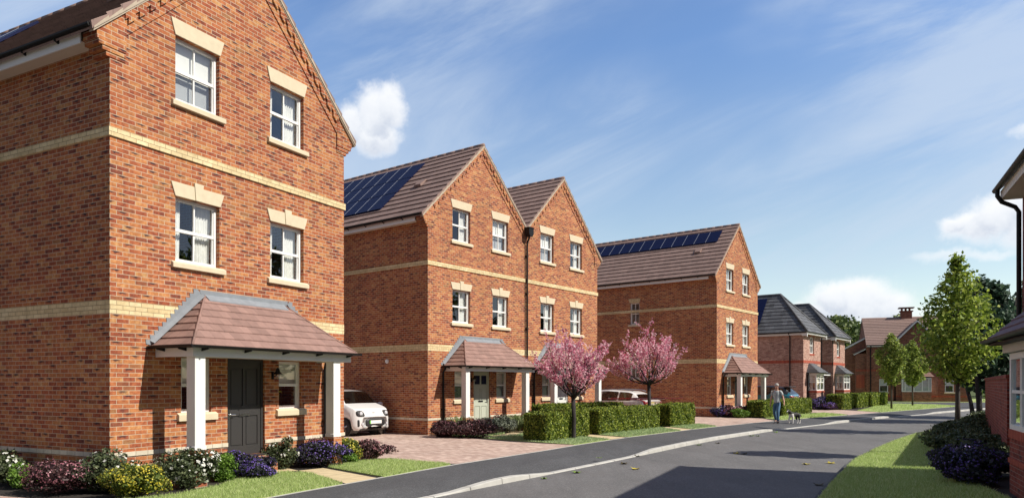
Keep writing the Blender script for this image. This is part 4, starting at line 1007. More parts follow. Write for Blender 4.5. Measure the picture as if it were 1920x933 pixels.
# lawns
LAWNS = {}
def lawn(name, pts, z=.02, mt='lawn'): LAWNS[name] = pts; return slab('lawn', pts, z, mt, .03)
lawn('a', [(-4.9, 8.95), (-3.68, 11.4), (-2.98, 12.68), (-3.95, 14.1), (-4.55, 14.3), (-5.0, 13.2), (-5.05, 12.3), (-5.3, 11.4), (-5.9, 10.7), (-5.9, 9.2)])
lawn('b', [(-2.42, 13.62), (-1.34, 15.72), (-2.85, 16.75), (-3.5, 16.2), (-3.9, 15.2)])
lawn('c', [(-1.0, 23.35), (1.78, 20.75), (3.1, 22.75), (2.3, 23.8), (2.4, 25.0), (.6, 26.), (.1, 24.5)], mt='lawn')
lawn('c2', [(-1.5, 23.45), (-.45, 24.8), (-.25, 25.6), (-1.2, 25.3), (-2.3, 24.4)], mt='lawn')
lawn('d', [(3.8, 23.7), (6.3, 26.9), (5.95, 28.8), (4.3, 27.5), (2.7, 25.2)])
lawn('e', [(7.0, 27.85), (8.4, 29.55), (8.1, 31.3), (6.4, 29.3)])
lawn('f', [(13.0, 34.75), (15.5, 37.1), (18.7, 40.25), (18.6, 43.0), (15.5, 40.), (12.7, 36.2)])
lawn('g', [(22.5, 43.9), (27.5, 48.7), (32.3, 53.4), (34.1, 55.2), (34.7, 56.7), (35.1, 59.5), (33.3, 62.3), (31., 62.), (27., 54.), (22.2, 46.4)])
lawn('h', [(24, 70.1), (30, 68.9), (38, 67.3), (46, 66.6), (70, 72.1), (70, 80), (24, 80)])
vg = [(p[0]+.05, p[1]-.02) for p in REDGE[2:10]]
lawn('v', vg + [(15.6, 26.2), (12.9, 21.4), (10.8, 18.4), (10.1, 16.8), (9.1, 14.9), (8.0, 12.2), (7.6, 11.), (5.5, 7.)])
slab('lawn', [(24., 80.), (120, 78.), (200, 300), (-100, 300), (-60, 60), (0, 60), (14, 62)], .01, 'meadow')
slab('lawn', [(17.5, 28), (45, 47.5), (74, 59), (74, 20), (24, 14)], .01, 'meadow')

# grass blades
def inside(P, pts):
    x, y = P[:, 0], P[:, 1]; c = np.zeros(len(P), bool); n = len(pts)
    for i in range(n):
        x0, y0 = pts[i]; x1, y1 = pts[(i+1) % n]
        cond = ((y0 > y) != (y1 > y)); xx = (x1-x0)*(y-y0)/((y1-y0) if y1 != y0 else 1e-9)+x0
        c ^= cond & (x < xx)
    return c
def grass(keys, dens, h, w, mt='blade', zmax=200., ymin=8.5):
    Vs = []
    for k in keys:
        pts = LAWNS[k]; a = np.array(pts); lo, hi = a.min(0), a.max(0)
        n = int((hi[0]-lo[0])*(hi[1]-lo[1])*dens); P = lo + rng.random((n, 2))*(hi-lo)
        P = P[inside(P, pts)]; P = P[P[:, 1] > ymin]; Vs.append(P)
    P = np.vstack(Vs); n = len(P)
    ang = rng.random(n)*2*np.pi; hh = h*(.5+rng.random(n)*.8); ww = w*(.6+rng.random(n)*.8)
    lean = rng.normal(0, .35, (n, 2))*hh[:, None]
    d = np.stack([np.cos(ang), np.sin(ang)], 1)*ww[:, None]
    base = np.column_stack([P, np.full(n, .018)])
    V = np.empty((n, 3, 3)); V[:, 0] = base; V[:, 0, :2] -= d; V[:, 1] = base; V[:, 1, :2] += d
    V[:, 2] = base; V[:, 2, :2] += lean; V[:, 2, 2] += hh
    o = npmesh('grass', V.reshape(-1, 3), np.arange(3*n).reshape(-1, 3), mt); tag(o, kind='stuff')
    return o
g = grass(['a', 'b'], 3800, .055, .005); tag(g, 'short bright grass of the nearest front lawns', 'grass')
g = grass(['v'], 2300, .055, .006); tag(g, 'short grass of the verge on the right of the road', 'grass')
g = grass(['c', 'c2', 'd', 'e'], 900, .05, .009, 'blade_blue'); tag(g, 'short grass under the pink blossom trees', 'grass')
g = grass(['f'], 350, .05, .014); tag(g, 'short grass beside the hedge behind the dog walker', 'grass')
g = grass(['g'], 130, .05, .02); tag(g, 'short grass of the island around two small trees', 'grass')

# ------------------------------------------------------------------ vegetation
def leaf_quads(C, size, N=None, flat=.5, elong=1.6, tri=False):
    """C (n,3) centres; returns V,F of diamond shaped leaves"""
    n = len(C); s = size*(.6+rng.random(n)*.8)
    nr = rng.normal(size=(n, 3));
    if N is not None: nr = nr*flat + N*(1-flat)*1.5
    nr /= np.linalg.norm(nr, axis=1)[:, None]+1e-9
    a = np.cross(nr, rng.normal(size=(n, 3))); a /= np.linalg.norm(a, axis=1)[:, None]+1e-9
    b = np.cross(nr, a)
    V = np.empty((n, 4, 3)); a *= (s*elong*.5)[:, None]; b *= (s*.5)[:, None]
    V[:, 0] = C-a; V[:, 1] = C-b*.9+nr*(s*.1)[:, None]; V[:, 2] = C+a; V[:, 3] = C+b*.9+nr*(s*.1)[:, None]
    return V.reshape(-1, 3), np.arange(4*n).reshape(-1, 4)
def lump_points(n, r, lumps=24, zmin=.0, seed=None, fill=.35):
    """points in an irregular bush volume of half-size r=(rx,ry,rz) (z from 0 to 2rz)"""
    cs = rng.normal(size=(lumps, 3)); cs /= np.linalg.norm(cs, axis=1)[:, None]; cs *= (.35+.50*rng.random(lumps))[:, None]
    rr = .24+.26*rng.random(lumps)
    k = rng.integers(0, lumps, n); d = rng.normal(size=(n, 3)); d /= np.linalg.norm(d, axis=1)[:, None]
    rad = np.where(rng.random(n) < fill, rng.random(n)**.5, .82+.28*rng.random(n)+np.where(rng.random(n) < .06, .35*rng.random(n), 0))
    P = cs[k] + d*(rr[k]*rad)[:, None]
    N = P/ (np.linalg.norm(P, axis=1)[:, None]+1e-9)
    out = rad > .93
    # drop shell points buried inside another lump
    for j in range(lumps):
        out &= ~((np.linalg.norm(P-cs[j], axis=1) < rr[j]*.9) & (k != j))
    P[:, 2] = (P[:, 2]+1)*.5*1.0
    P = P*np.array([r[0]*1.14, r[1]*1.14, 2*r[2]*1.03]); P[:, 2] = np.clip(P[:, 2], 0.01, None)
    return P, N, out
def bush(X, Y, rx, ry, H, leafm, n, ls, label, flow=None, nf=0, fs=.03, name='shrub', cat='shrub', group=None, z=0., elong=1.6):
    o = empty(name, (X, Y, z), 0., label, cat, group)
    P, N, out = lump_points(n, (rx, ry, H/2))
    V, F = leaf_quads(P, ls, N, .6, elong); npmesh('foliage', V, F, leafm, o)
    # stems
    mb = MB()
    for i in range(9):
        a = random.random()*6.28; e = Vector((math.cos(a)*rx*.6*random.random(), math.sin(a)*ry*.6*random.random(), H*(.5+.3*random.random())))
        mb.tube([(0, 0, 0), e*.5+Vector((0, 0, .02)), e], [.012, .009, .004], 5)
    mb.build('stem', 'bark', o)
    if flow:
        keep = np.nonzero(out & (P[:, 2] > H*.18))[0]; ph = np.sin(P[keep]@np.array([17., 11., 23.])+X*9)+np.sin(P[keep]@np.array([-13., 21., 9.])+Y*7)+rng.normal(0, .8, len(keep)); keep = keep[np.argsort(-ph)][:nf]; P, N = P[keep], N[keep]
        P = P + N*.018
        V, F = leaf_quads(P, fs, N, .25, 1.1); npmesh('blossom', V, F, flow, o)
    return o
def spiky(X, Y, H, r, label, n=130):
    o = empty('spiky_plant', (X, Y, 0), 0, label, 'plant')
    V = []; F = []
    for i in range(n):
        a = random.random()*6.283; l = H*(.7+.5*random.random()); out = r*(.25+.9*random.random()); w = .016
        d = Vector((math.cos(a), math.sin(a), 0)); s = Vector((-d.y, d.x, 0))*w
        pts = [Vector((0, 0, 0)), d*out*.5+Vector((0, 0, l*.6)), d*out*1.05+Vector((0, 0, l*.85)), d*out*1.6+Vector((0, 0, l*.62))]
        b = len(V); ww = [1, 1, .7, .05]
        for p, k in zip(pts, ww): V += [p-s*k, p+s*k]
        F += [(b+2*j, b+2*j+1, b+2*j+3, b+2*j+2) for j in range(3)]
    npmesh('foliage', [tuple(v) for v in V], F, 'leaf_spiky', o); return o
# bed of the nearest house
SH = [
 (-8.80, 12.60, .36, .34, .60, 'leaf_shrub', 'fl_white', 'white flowering shrub at the far left edge of the nearest bed'),
 (-8.30, 12.25, .24, .22, .42, 'leaf_lime', None, 'lime green shrub at the left end of the nearest bed'),
 (-7.24, 11.72, .66, .48, .58, 'leaf_maroon', 'fl_pink', 'wide maroon shrub with pink blooms under the shaded brick wall'),
 (-6.42, 11.75, .50, .42, .66, 'leaf_shrub', 'fl_white', 'white flowering shrub in front of the brick corner'),
 (-5.80, 11.20, .40, .34, .54, 'leaf_yellow', 'fl_yellow', 'yellow flowering shrub at the bottom of the picture'),
 (-5.54, 12.35, .56, .44, .66, 'leaf_shrub', 'fl_white', 'big round shrub full of white blooms in front of the porch column'),
 (-5.28, 13.10, .28, .26, .46, 'leaf_lime', None, 'lime green shrub right of the big white flowering one'),
 (-5.28, 13.55, .42, .34, .50, 'leaf_purple', 'fl_purple', 'purple flowering shrub in front of the charcoal door'),
 (-4.82, 13.55, .44, .34, .40, 'leaf_purple', 'fl_purple', 'low purple flowering shrub at the start of the yellow path'),
 (-4.86, 15.05, .34, .30, .66, 'leaf_shrub', 'fl_white', 'small round white flowering shrub right of the charcoal door'),
 (-4.36, 16.20, .42, .30, .56, 'leaf_maroon', 'fl_pink', 'maroon shrub behind the purple one by the right porch column'),
 (-4.13, 15.45, .62, .44, .55, 'leaf_purple', 'fl_purple', 'wide purple flowering shrub beyond the yellow path'),
 (-3.75, 16.20, .33, .28, .54, 'leaf_yellow', 'fl_yellow', 'yellow green shrub right of the wide purple one'),
 (-3.62, 15.95, .18, .16, .28, 'leaf_lime', None, 'small bright green plant at the foot of the yellow shrub'),
 (-3.26, 16.72, .44, .34, .50, 'leaf_maroon', 'fl_pink', 'dark maroon shrub by the driveway with the small white car'),
]
for (x, y, rx, ry, H, lm, fl, lab) in SH:
    big = rx*ry*H
    bush(x, y, rx, ry, H, lm, int(5200+14000*big), .032 if lm != 'leaf_lime' else .028, lab, fl, int((170 if fl == 'fl_white' else 700)*(rx/.5)), .048 if fl == 'fl_white' else .026)
# bed of the twin gabled house
for (x, y, rx, ry, H, lm, fl, lab) in [
 (-2.20, 23.80, .45, .38, .58, 'leaf_maroon', 'fl_pink', 'maroon shrub against the brick corner of the twin gabled house'),
 (-1.45, 23.62, .95, .48, .64, 'leaf_maroon', 'fl_pink', 'wide maroon shrub beside the grey one, twin gabled house'),
 (-.75, 25.1, .50, .45, .58, 'leaf_grey', None, 'silvery grey shrub in front of the sage green door'),
 (-.35, 26.0, .5, .45, .60, 'leaf_grey', None, 'second silvery grey shrub, behind the first towards the column'),
 (-.25, 27.2, .45, .35, .58, 'leaf_maroon', None, 'dark shrub between the grey shrub and the white column')]:
    bush(x, y, rx, ry, H, lm, 5000, .04, lab, fl, 300 if fl else 0, .028, elong=2.2)
spiky(.25, 26.6, .62, .55, 'spiky pale green plant left of the clipped hedge', 170)
spiky(.85, 26.0, .55, .5, 'second spiky plant, touching the end of the clipped hedge', 150)
spiky(-1.85, 24.6, .66, .45, 'spiky plant rising behind the maroon shrub at the downpipe', 110)
for (x, y, rx, ry, H, lm, fl, lab) in [
 (10.95, 37.75, .42, .4, .55, 'leaf_purple', 'fl_purple', 'dark purple shrub at the corner of the house behind the dog walker'),
 (11.45, 37.6, .45, .4, .62, 'leaf_maroon', 'fl_pink', 'maroon shrub between the purple and the green one'),
 (11.65, 36.95, .36, .3, .44, 'leaf_lime', None, 'small green shrub in front of the maroon one by the third porch'),
 (12.25, 37.75, .45, .4, .62, 'leaf_maroon', None, 'dark shrub at the left end of the hedge behind the man'),
 (20.35, 48.2, .65, .45, .80, 'leaf_purple', 'fl_lavender', 'lavender clump left of the far hedges under the first bay'),
 (21.35, 49.4, .7, .5, .85, 'leaf_purple', 'fl_lavender', 'lavender clump touching the far hedge'),
 (20.95, 47.9, .5, .4, .5, 'leaf_maroon', 'fl_purple', 'low dark purple plant in front of the lavender')]:
    bush(x, y, rx, ry, H, lm, 3500, .055, lab, fl, 700 if fl else 0, .045)
# dark bed on the right
k = 0
for (x, y, rx, ry, H, lm, fl, lab) in [
 (10.5, 16.6, .55, .5, .52, 'leaf_purple', 'fl_purple', 'purple flowering shrub at the left tip of the shaded right bed'),
 (9.55, 15.2, .58, .55, .58, 'leaf_purple', 'fl_purple', 'purple flowering shrub in the shaded right bed, second from its tip'),
 (8.75, 13.75, .62, .6, .62, 'leaf_purple', 'fl_purple', 'purple flowering shrub beside the bay, middle of the front row'),
 (8.15, 12.75, .50, .55, .60, 'leaf_purple', 'fl_purple', 'purple flowering shrub against the bay corner at the right edge'),
 (9.75, 14.9, .7, .6, .62, 'leaf_shrub', None, 'dark green shrub behind the purple front row near the bay'),
 (10.75, 16.6, .75, .7, .60, 'leaf_shrub', None, 'dark green shrub in front of the garden wall'),
 (11.3, 18.0, .8, .65, .55, 'leaf_shrub', None, 'dark green shrub behind the tip of the right bed'),
 (12.1, 19.6, .8, .7, .64, 'leaf_shrub', None, 'dark green shrub halfway along the garden wall'),
 (13.4, 21.5, .75, .7, .66, 'leaf_shrub', None, 'dark green shrub left of the broad leaved street tree'),
 (14.6, 22.9, .7, .6, .70, 'leaf_shrub', None, 'dark green shrub near the far end of the garden wall'),
 (15.6, 24.4, .7, .7, .70, 'leaf_shrub', None, 'dark green shrub in front of the broad leaved street tree'),
 (17.6, 26.2, .7, .7, .70, 'leaf_shrub', None, 'dark green shrub at the foot of the broad leaved street tree'),
 (18.6, 28.2, .8, .7, .66, 'leaf_shrub', None, 'dark green shrub right of the broad leaved tree trunk'),
 (19.8, 29.6, .9, .8, .60, 'leaf_shrub', None, 'dark green shrub in front of the many stemmed tree'),
 (21.8, 31.6, 1.0, .9, .6, 'leaf_shrub', None, 'dark green shrub farthest along the right bed')]:
    bush(x, y, rx, ry, H, lm, 6000, .05, lab, fl, 900 if fl else 0, .03)
slab('flower_bed', [(10.1, 16.8), (9.1, 14.9), (8.0, 12.2), (7.6, 11.), (11, 14), (16.5, 24.5), (24, 32), (22, 33), (16.5, 27.0), (13.0, 21.2), (10.8, 18.2)], .012, 'soil')

# hedges
def hedge(p0, p1, w, H, label, dens=3200, ls=.046, group='clipped box hedges along the footpath'):
    """front bottom edge p0->p1, depth w to the left of direction"""
    d = Vector((p1[0]-p0[0], p1[1]-p0[1])); L = d.length; a = math.atan2(d.y, d.x)
    o = empty('hedge', (p0[0], p0[1], 0), a, label, 'hedge', group)
    faces = [((0, 0, 0), (L, 0, 0), (0, 0, H)), ((0, w, 0), (L, 0, 0), (0, 0, H)), ((0, 0, H), (L, 0, 0), (0, w, 0)), ((0, 0, 0), (0, w, 0), (0, 0, H)), ((L, 0, 0), (0, w, 0), (0, 0, H))]
    Cs = []; Ns = []
    cen = np.array([L/2, w/2, H/2])
    for og, e1, e2 in faces:
        og, e1, e2 = map(np.array, (og, e1, e2)); A = np.linalg.norm(np.cross(e1, e2)); n = int(A*dens)
        P = og + rng.random((n, 1))*e1 + rng.random((n, 1))*e2
        nn = np.cross(e1, e2); nn = nn/np.linalg.norm(nn)
        if np.dot(og+e1/2+e2/2-cen, nn) < 0: nn = -nn
        # lumpy surface, leaves down to some depth
        wob = .030*np.sin(P[:, 0]*7+P[:, 2]*5)+.025*np.sin(P[:, 0]*13-P[:, 1]*9+P[:, 2]*11)
        P = P + nn*(wob[:, None] - np.abs(rng.normal(0, .035, (n, 1))) + .01) + rng.normal(0, .012, (n, 3))
        # round the corners
        q = np.clip(np.abs((P-cen)/np.array([L/2, w/2, H/2]))-.88, 0, None); P = P - (P-cen)*(q.sum(1)[:, None]*.25)
        Cs.append(P); Ns.append(np.repeat(nn[None], n, 0))
    ns = int(L*16)      # stray shoots
    for _ in range(ns):
        b_ = np.array([rng.random()*L, rng.random()*w, H-.02]); q_ = rng.random((7, 1))*(.03+.06*rng.random())*np.array([[rng.normal(0, .4), rng.normal(0, .4), 1.]])
        Cs.append(b_+q_+rng.normal(0, .008, (7, 3))); Ns.append(np.repeat(np.array([[0, 0, 1.]]), 7, 0))
    C, N = np.vstack(Cs), np.vstack(Ns); C[:, 2] = np.clip(C[:, 2], .01, None)
    V, F = leaf_quads(C, ls, N, .65, 1.5); npmesh('foliage', V, F, 'leaf_hedge', o)
    mb = MB(); mb.box(.10, .10, 0, L-.10, w-.10, H-.10); mb.build('hedge_core', 'bark_dark', o)
    return o
HD = .85
hedge((1.08, 21.75), (2.66, 24.35), .9, .88, 'clipped hedge in front of the first pink blossom tree, nearest one')
hedge((3.02, 24.75), (5.98, 28.85), .85, .88, 'long clipped hedge behind the second pink blossom tree')
hedge((6.50, 29.35), (8.02, 31.45), .85, .90, 'clipped hedge right of the second blossom tree, before the driveway')
hedge((1.05, 26.4), (4.7, 29.9), .6, .98, 'clipped hedge running back behind the nearest hedge, by the twin gabled house')
hedge((12.85, 36.85), (14.05, 38.35), .9, .86, 'clipped hedge left of the man with the dog', 1300, .06)
hedge((14.75, 39.2), (18.1, 43.4), .9, .86, 'clipped hedge right of the man, behind the dog', 1300, .06)
hedge((22.0, 47.9), (24.0, 50.6), 1.1, 1.0, 'first of the four far hedges, next to the lavender', 800, .08)
hedge((24.6, 51.4), (26.7, 54.0), 1.1, 1.0, 'second of the four far hedges from the left', 800, .08)
hedge((27.2, 54.5), (28.7, 56.3), 1.1, 1.0, 'third of the four far hedges from the left', 800, .08)
hedge((29.2, 56.9), (31.0, 59.5), 1.1, 1.0, 'last of the four far hedges, behind the small lawn tree', 800, .08)

# trees
def limb(mb, p, d, L, r, gen, tips, spread, up=.25, nseg=4, taper=.6, kids=(2, 3)):
    pts = [p.copy()]; rs = [r]; q = p.copy(); dd = d.normalized()
    for i in range(nseg):
        dd = (dd + Vector((random.gauss(0, .12), random.gauss(0, .12), random.gauss(0, .08)+up*.25))).normalized()
        q = q + dd*(L/nseg); pts.append(q.copy()); rs.append(r*(1-(1-taper)*(i+1)/nseg))
    mb.tube(pts, rs, 6 if gen > 1 else 5)
    tips.append((pts, gen))
    if gen > 0:
        for k in range(random.randint(*kids)):
            t = .35+.6*random.random(); j = min(nseg-1, int(t*nseg)); base = pts[j].lerp(pts[j+1], t*nseg-j)
            ax = Vector((random.gauss(0, 1), random.gauss(0, 1), random.gauss(0, .6))).normalized()
            nd = (dd + ax*spread).normalized()
            limb(mb, base, nd, L*(.55+.25*random.random()), rs[j]*.6, gen-1, tips, spread, up, nseg, taper, kids)
def blossom_tree(X, Y, fork, R_, top, label, nl=15, seed=1, sc=1.):
    random.seed(seed)
    o = empty('blossom_tree', (X, Y, 0), 0, label, 'tree', 'pink blossom trees by the footpath')
    mb = MB(); tips = []
    mb.tube([(0, 0, -.05), (.0, .0, .08), (.015, 0, fork*.5), (-.01, .01, fork)], [.10, .078, .066, .068], 10)
    for i in range(nl):
        a = 2*math.pi*i/nl + random.gauss(0, .25); el = random.choice([.15, .35, .6, .95, 1.3])+random.gauss(0, .12)
        L = (R_*.80)/max(.42, math.cos(min(el, 1.1)))*(.78+.3*random.random()); L = min(L, (top-fork)*.60)
        d = Vector((math.cos(a)*math.cos(el), math.sin(a)*math.cos(el), math.sin(el)))
        limb(mb, Vector((0, 0, fork-.05+.1*random.random())), d, L, .032, 2, tips, .55, .35, 5, .35, (2, 4))
    mb.build('trunk', 'bark_dark', o, smooth=True)
    C = []
    for pts, gen in tips:
        n = {2: 12, 1: 26, 0: 38}[gen]
        for k in range(n):
            t = (.25 if gen == 2 else .05) + .95*random.random(); t = min(t, .999); j = int(t*(len(pts)-1)); q = pts[j].lerp(pts[j+1], t*(len(pts)-1)-j)
            C.append((q.x, q.y, q.z))
    C = np.array(C); C = C + rng.normal(0, .032*sc, C.shape)
    # clusters
    V, F = leaf_quads(C, .056*sc, None, 1., 1.05); npmesh('crown', V, F, 'fl_blossom', o)
    random.seed(99)
    return o
blossom_tree(1.96, 23.0, 1.32, 1.28, 3.4, 'nearer pink blossom tree in front of the white door', 16, 5)
blossom_tree(5.36, 28.2, 1.72, 1.45, 3.75, 'farther pink blossom tree in front of the white estate car', 16, 12, 1.1)

def tree(X, Y, H, r, cb, label, leafm, nleaf, ls, trunk_r=.07, name='street_tree', stems=1, seed=3, lumps=60, peak=.42, group=None, bark='bark', flatf=.7, top_pow=.75):
    """crown from cb to H, radius r; egg-shaped built of leaf clumps on limbs"""
    random.seed(seed)
    o = empty(name, (X, Y, 0), 0, label, 'tree', group)
    mb = MB(); hh = H-cb
    def prof(t):   # radius along the crown height 0..1
        if t < peak: return math.sin(math.pi/2*(.18+.82*t/peak))
        return max(.05, math.cos(math.pi/2*((t-peak)/(1-peak)))**top_pow)
    cl = []
    bases = [(random.gauss(0, .12*stems), random.gauss(0, .12*stems)) if stems > 1 else (0, 0) for _ in range(stems)]
    for bx, by in bases:
        tx, ty = (bx*3, by*3) if stems > 1 else (0, 0)
        mb.tube([(bx, by, -.05), (bx+.2*(tx-bx), by+.2*(ty-by), cb*.5), (bx+.5*(tx-bx), by+.5*(ty-by), cb), (tx*.8, ty*.8, cb+hh*.5), (tx, ty, cb+hh*.9)], [trunk_r*1.3, trunk_r, trunk_r*.9, trunk_r*.5, trunk_r*.15], 8)
    for i in range(lumps):
        t = ((i+.5)/lumps)**.85; a = i*2.399+random.gauss(0, .3); rad = r*prof(t)*(.45+.55*random.random()**.5)*(1+random.gauss(0, .07))
        z = cb + hh*t; e = Vector((math.cos(a)*rad, math.sin(a)*rad, z))
        bx, by = bases[i % stems]; s0 = Vector((bx*2*(stems > 1), by*2*(stems > 1), max(cb*.9, z-rad*.8-.1)))
        mid = s0.lerp(e, .5) + Vector((random.gauss(0, .05), random.gauss(0, .05), -.05*rad))
        mb.tube([s0, mid, e], [trunk_r*.28*(1.1-t), trunk_r*.17, .006], 5)
        cl.append((e, (.20+.20*random.random())*r*(.55+.6*prof(t)), 1.))
        cl.append((mid, .26*r*(.5+.6*prof(t)), .7))
    mb.build('trunk', bark, o, smooth=True)
    C = []; N = []
    wts = np.array([c[1]**2*c[2] for c in cl]); wts /= wts.sum()
    cnt = rng.multinomial(nleaf, wts)
    for (e, s, w), n in zip(cl, cnt):
        d = rng.normal(size=(n, 3)); d /= np.linalg.norm(d, axis=1)[:, None]+1e-9; rad = rng.random(n)**.55
        C.append(np.array(e) + d*(rad*s)[:, None]*np.array([1.1, 1.1, .8])); N.append(d+np.array([0, 0, .6]))
    C = np.vstack(C); N = np.vstack(N)
    C += rng.normal(0, .03*r, C.shape)
    V, F = leaf_quads(C, ls, N, flatf, 1.5); npmesh('crown', V, F, leafm, o)
    random.seed(99)
    return o
tree(16.5, 26.7, 6.45, 1.24, 1.9, 'tall broad leaved street tree in front of the shaded bed on the right', 'leaf_tree', 6600, .105, .085, seed=8, lumps=105, peak=.36, top_pow=1.25)
tree(26.2, 49.8, 5.15, .98, 1.75, 'left one of two small round street trees on the far grass', 'leaf_small_tree', 4600, .11, .06, seed=4, group='two small trees on the far grass', lumps=50, peak=.4, top_pow=1.)
tree(31.6, 56.9, 5.1, .98, 1.7, 'right one of two small round street trees on the far grass', 'leaf_small_tree', 4600, .12, .06, seed=9, group='two small trees on the far grass', lumps=50, peak=.4, top_pow=1.)
tree(22.25, 34.2, 6.6, 1.7, 1.6, 'dark bluish many stemmed tree behind the tall street tree', 'leaf_dark_tree', 14000, .15, .09, 'dark_tree', 4, 21, 70, .5, bark='bark_dark')
tree(28.0, 37.8, 7.6, 1.8, 1.8, 'dark tree mostly hidden behind the downpipe at the right edge', 'leaf_dark_tree', 9000, .16, .1, 'dark_tree', 2, 25, 60, .5, bark='bark_dark')
tree(14.6, 16.4, 8.3, .8, 5.9, 'tall garden tree behind the house at the right edge, outside the view', 'leaf_tree', 6000, .13, .08, 'unseen_tree', 1, 31, 50)
# trees beyond the houses
for i, (x, y, H, r_, cb, lab) in enumerate([
    (41.0, 92., 10.0, 3.6, 2.5, 'mid green tree behind the roofs, left of the brown roofed house'),
    (44.8, 98., 10.6, 3.9, 2.5, 'tree touching the left edge of the brown roof'),
    (47.5, 88., 8.6, 2.6, 2., 'lighter tree low behind the left lean-to roof'),
    (56.0, 104., 11.4, 4., 3., 'tree top showing behind the chimney'),
    (62.0, 98., 10.4, 4., 2.5, 'tree top right of the chimney behind the street tree'),
    (70.0, 92., 10.2, 4.2, 2., 'tree far behind the right bed'),
    (62.0, 84., 4.5, 3.0, .5, 'rounded tree by the far lawn, left of the garden wall'),
    (36.2, 97., 8.8, 3.4, 2., 'tree glimpsed between the grey roofed and the brown roofed house')]):
    tree(x, y, H, r_, cb, lab, 'leaf_wood', 7000, .34 if y > 60 else .2, .2, 'background_tree', 1, 40+i, 60, .5, group='trees beyond the houses')
for i, (x, y, H, r_) in enumerate([(34., 8., 13., 3.6), (41., 15., 14., 4.), (38., 24., 13., 3.8), (47., 31., 14., 4.), (-24., -16., 12., 4.5), (-12., -22., 13., 4.8), (0., -26., 12., 4.5), (-34., -6., 12., 4.5)]):  # unseen trees, added to darken the side walls and show in window reflections
    tree(x, y, H, r_, 2.5, 'large tree outside the view, added for window reflections and to shade the side walls', 'leaf_wood', 4500, .34, .2, 'unseen_tree', 1, 60+i, 45, .5, group='unseen trees added for reflections and shade')
bush(47.4, 70.5, 1.2, .9, 1.3, 'leaf_lime', 1500, .12, 'round green bush at the end of the brown roofed house')
bush(49.8, 72.0, 1.4, .9, 1.2, 'leaf_shrub', 1500, .12, 'dark bush right of the round one beside the side road')

# fallen leaves on the road
LV = [(0.63, 14.18), (2.07, 17.14), (2.61, 16.8), (2.7, 15.76), (1.36, 15.11), (5.67, 21.86), (6.4, 22.44), (5.98, 19.22), (8.5, 25.6), (8.69, 25.5), (3.22, 18.52), (7.48, 16.91), (7.21, 15.3), (10.04, 19.97), (5.65, 13.29), (6.81, 16.69), (10.08, 27.54), (17.44, 36.16), (6.15, 19.1)]
mat('dead_leaf', (.07, .055, .02), .7); mat('yellow_leaf', (.45, .36, .03), .6); mat('green_leaf', (.16, .26, .03), .6)
for i, (x, y) in enumerate(LV):
    z = -.098 if i != 1 else .0
    m = MB(); s = .075+.05*random.random(); a = random.random()*6.28
    pts = []
    for k in range(10):
        t = 2*math.pi*k/10; rr = s*(1 if k % 2 == 0 else .62)*(1.25 if k == 0 else 1)
        pts.append((rr*math.cos(t+a), rr*math.sin(t+a), .012+.05*random.random()*(k % 2 == 0)))
    m.add([(0, 0, .004)] + pts, [(0, k+1, (k+1) % 10+1) for k in range(10)])
    c = ['green_leaf', 'green_leaf', 'dead_leaf', 'yellow_leaf'][i % 4]
    o = m.build('fallen_leaf', c, recalc=False); o.location = (x, y, z)
    tag(o, {'green_leaf': 'curled green leaf lying on the grey road', 'dead_leaf': 'curled brown leaf lying on the grey road', 'yellow_leaf': 'curled yellow leaf lying on the grey road'}[c], 'leaf', {'green_leaf': 'green leaves on the road', 'dead_leaf': 'brown leaves on the road', 'yellow_leaf': 'yellow leaves on the road'}[c])

# ------------------------------------------------------------------ cars
mat('car_white', (.80, .80, .80), .25, coat=1.)
mat('car_pearl', (.80, .77, .74), .3, coat=1.)
mat('car_teal', (.02, .20, .27), .25, metal=.3, coat=1.)
mat('car_black', (.012, .012, .014), .3, coat=.5)
mat('car_grille', (.03, .03, .033), .5)
mat('tyre', (.015, .015, .016), .8)
mat('rim', (.32, .32, .34), .3, metal=.8)
mat('light_red', (.25, .01, .012), .2, coat=1.)
mat('light_clear', (.55, .56, .6), .1, coat=1.)
mat('plate_white', (.8, .8, .78), .5); mat('plate_yellow', (.75, .62, .12), .5); mat('plate_green', (.15, .5, .06), .5)
def carglass(t, b):
    g = t.new('ShaderNodeBsdfGlossy'); g.inputs['Roughness'].default_value = .02
    tr = t.new('ShaderNodeBsdfTransparent'); tr.inputs['Color'].default_value = (.42, .45, .45, 1)
    gq = t.new('ShaderNodeNewGeometry'); cs_ = t.m('ABSOLUTE', t.vm('DOT_PRODUCT', gq.outputs['Normal'], gq.outputs['Incoming']))
    fr = t.m('ADD', t.m('MULTIPLY', t.m('POWER', t.m('SUBTRACT', 1., cs_), 5.), .95), .05)
    ms = t.new('ShaderNodeMixShader'); t.set(ms.inputs[0], t.m('ADD', fr, .05, clamp=True)); t.l.new(tr.outputs[0], ms.inputs[1]); t.l.new(g.outputs[0], ms.inputs[2])
    t.l.new(ms.outputs[0], t.n['Material Output'].inputs['Surface'])
mat('car_glass', fn=carglass)
mat('seat', (.35, .28, .22), .8)
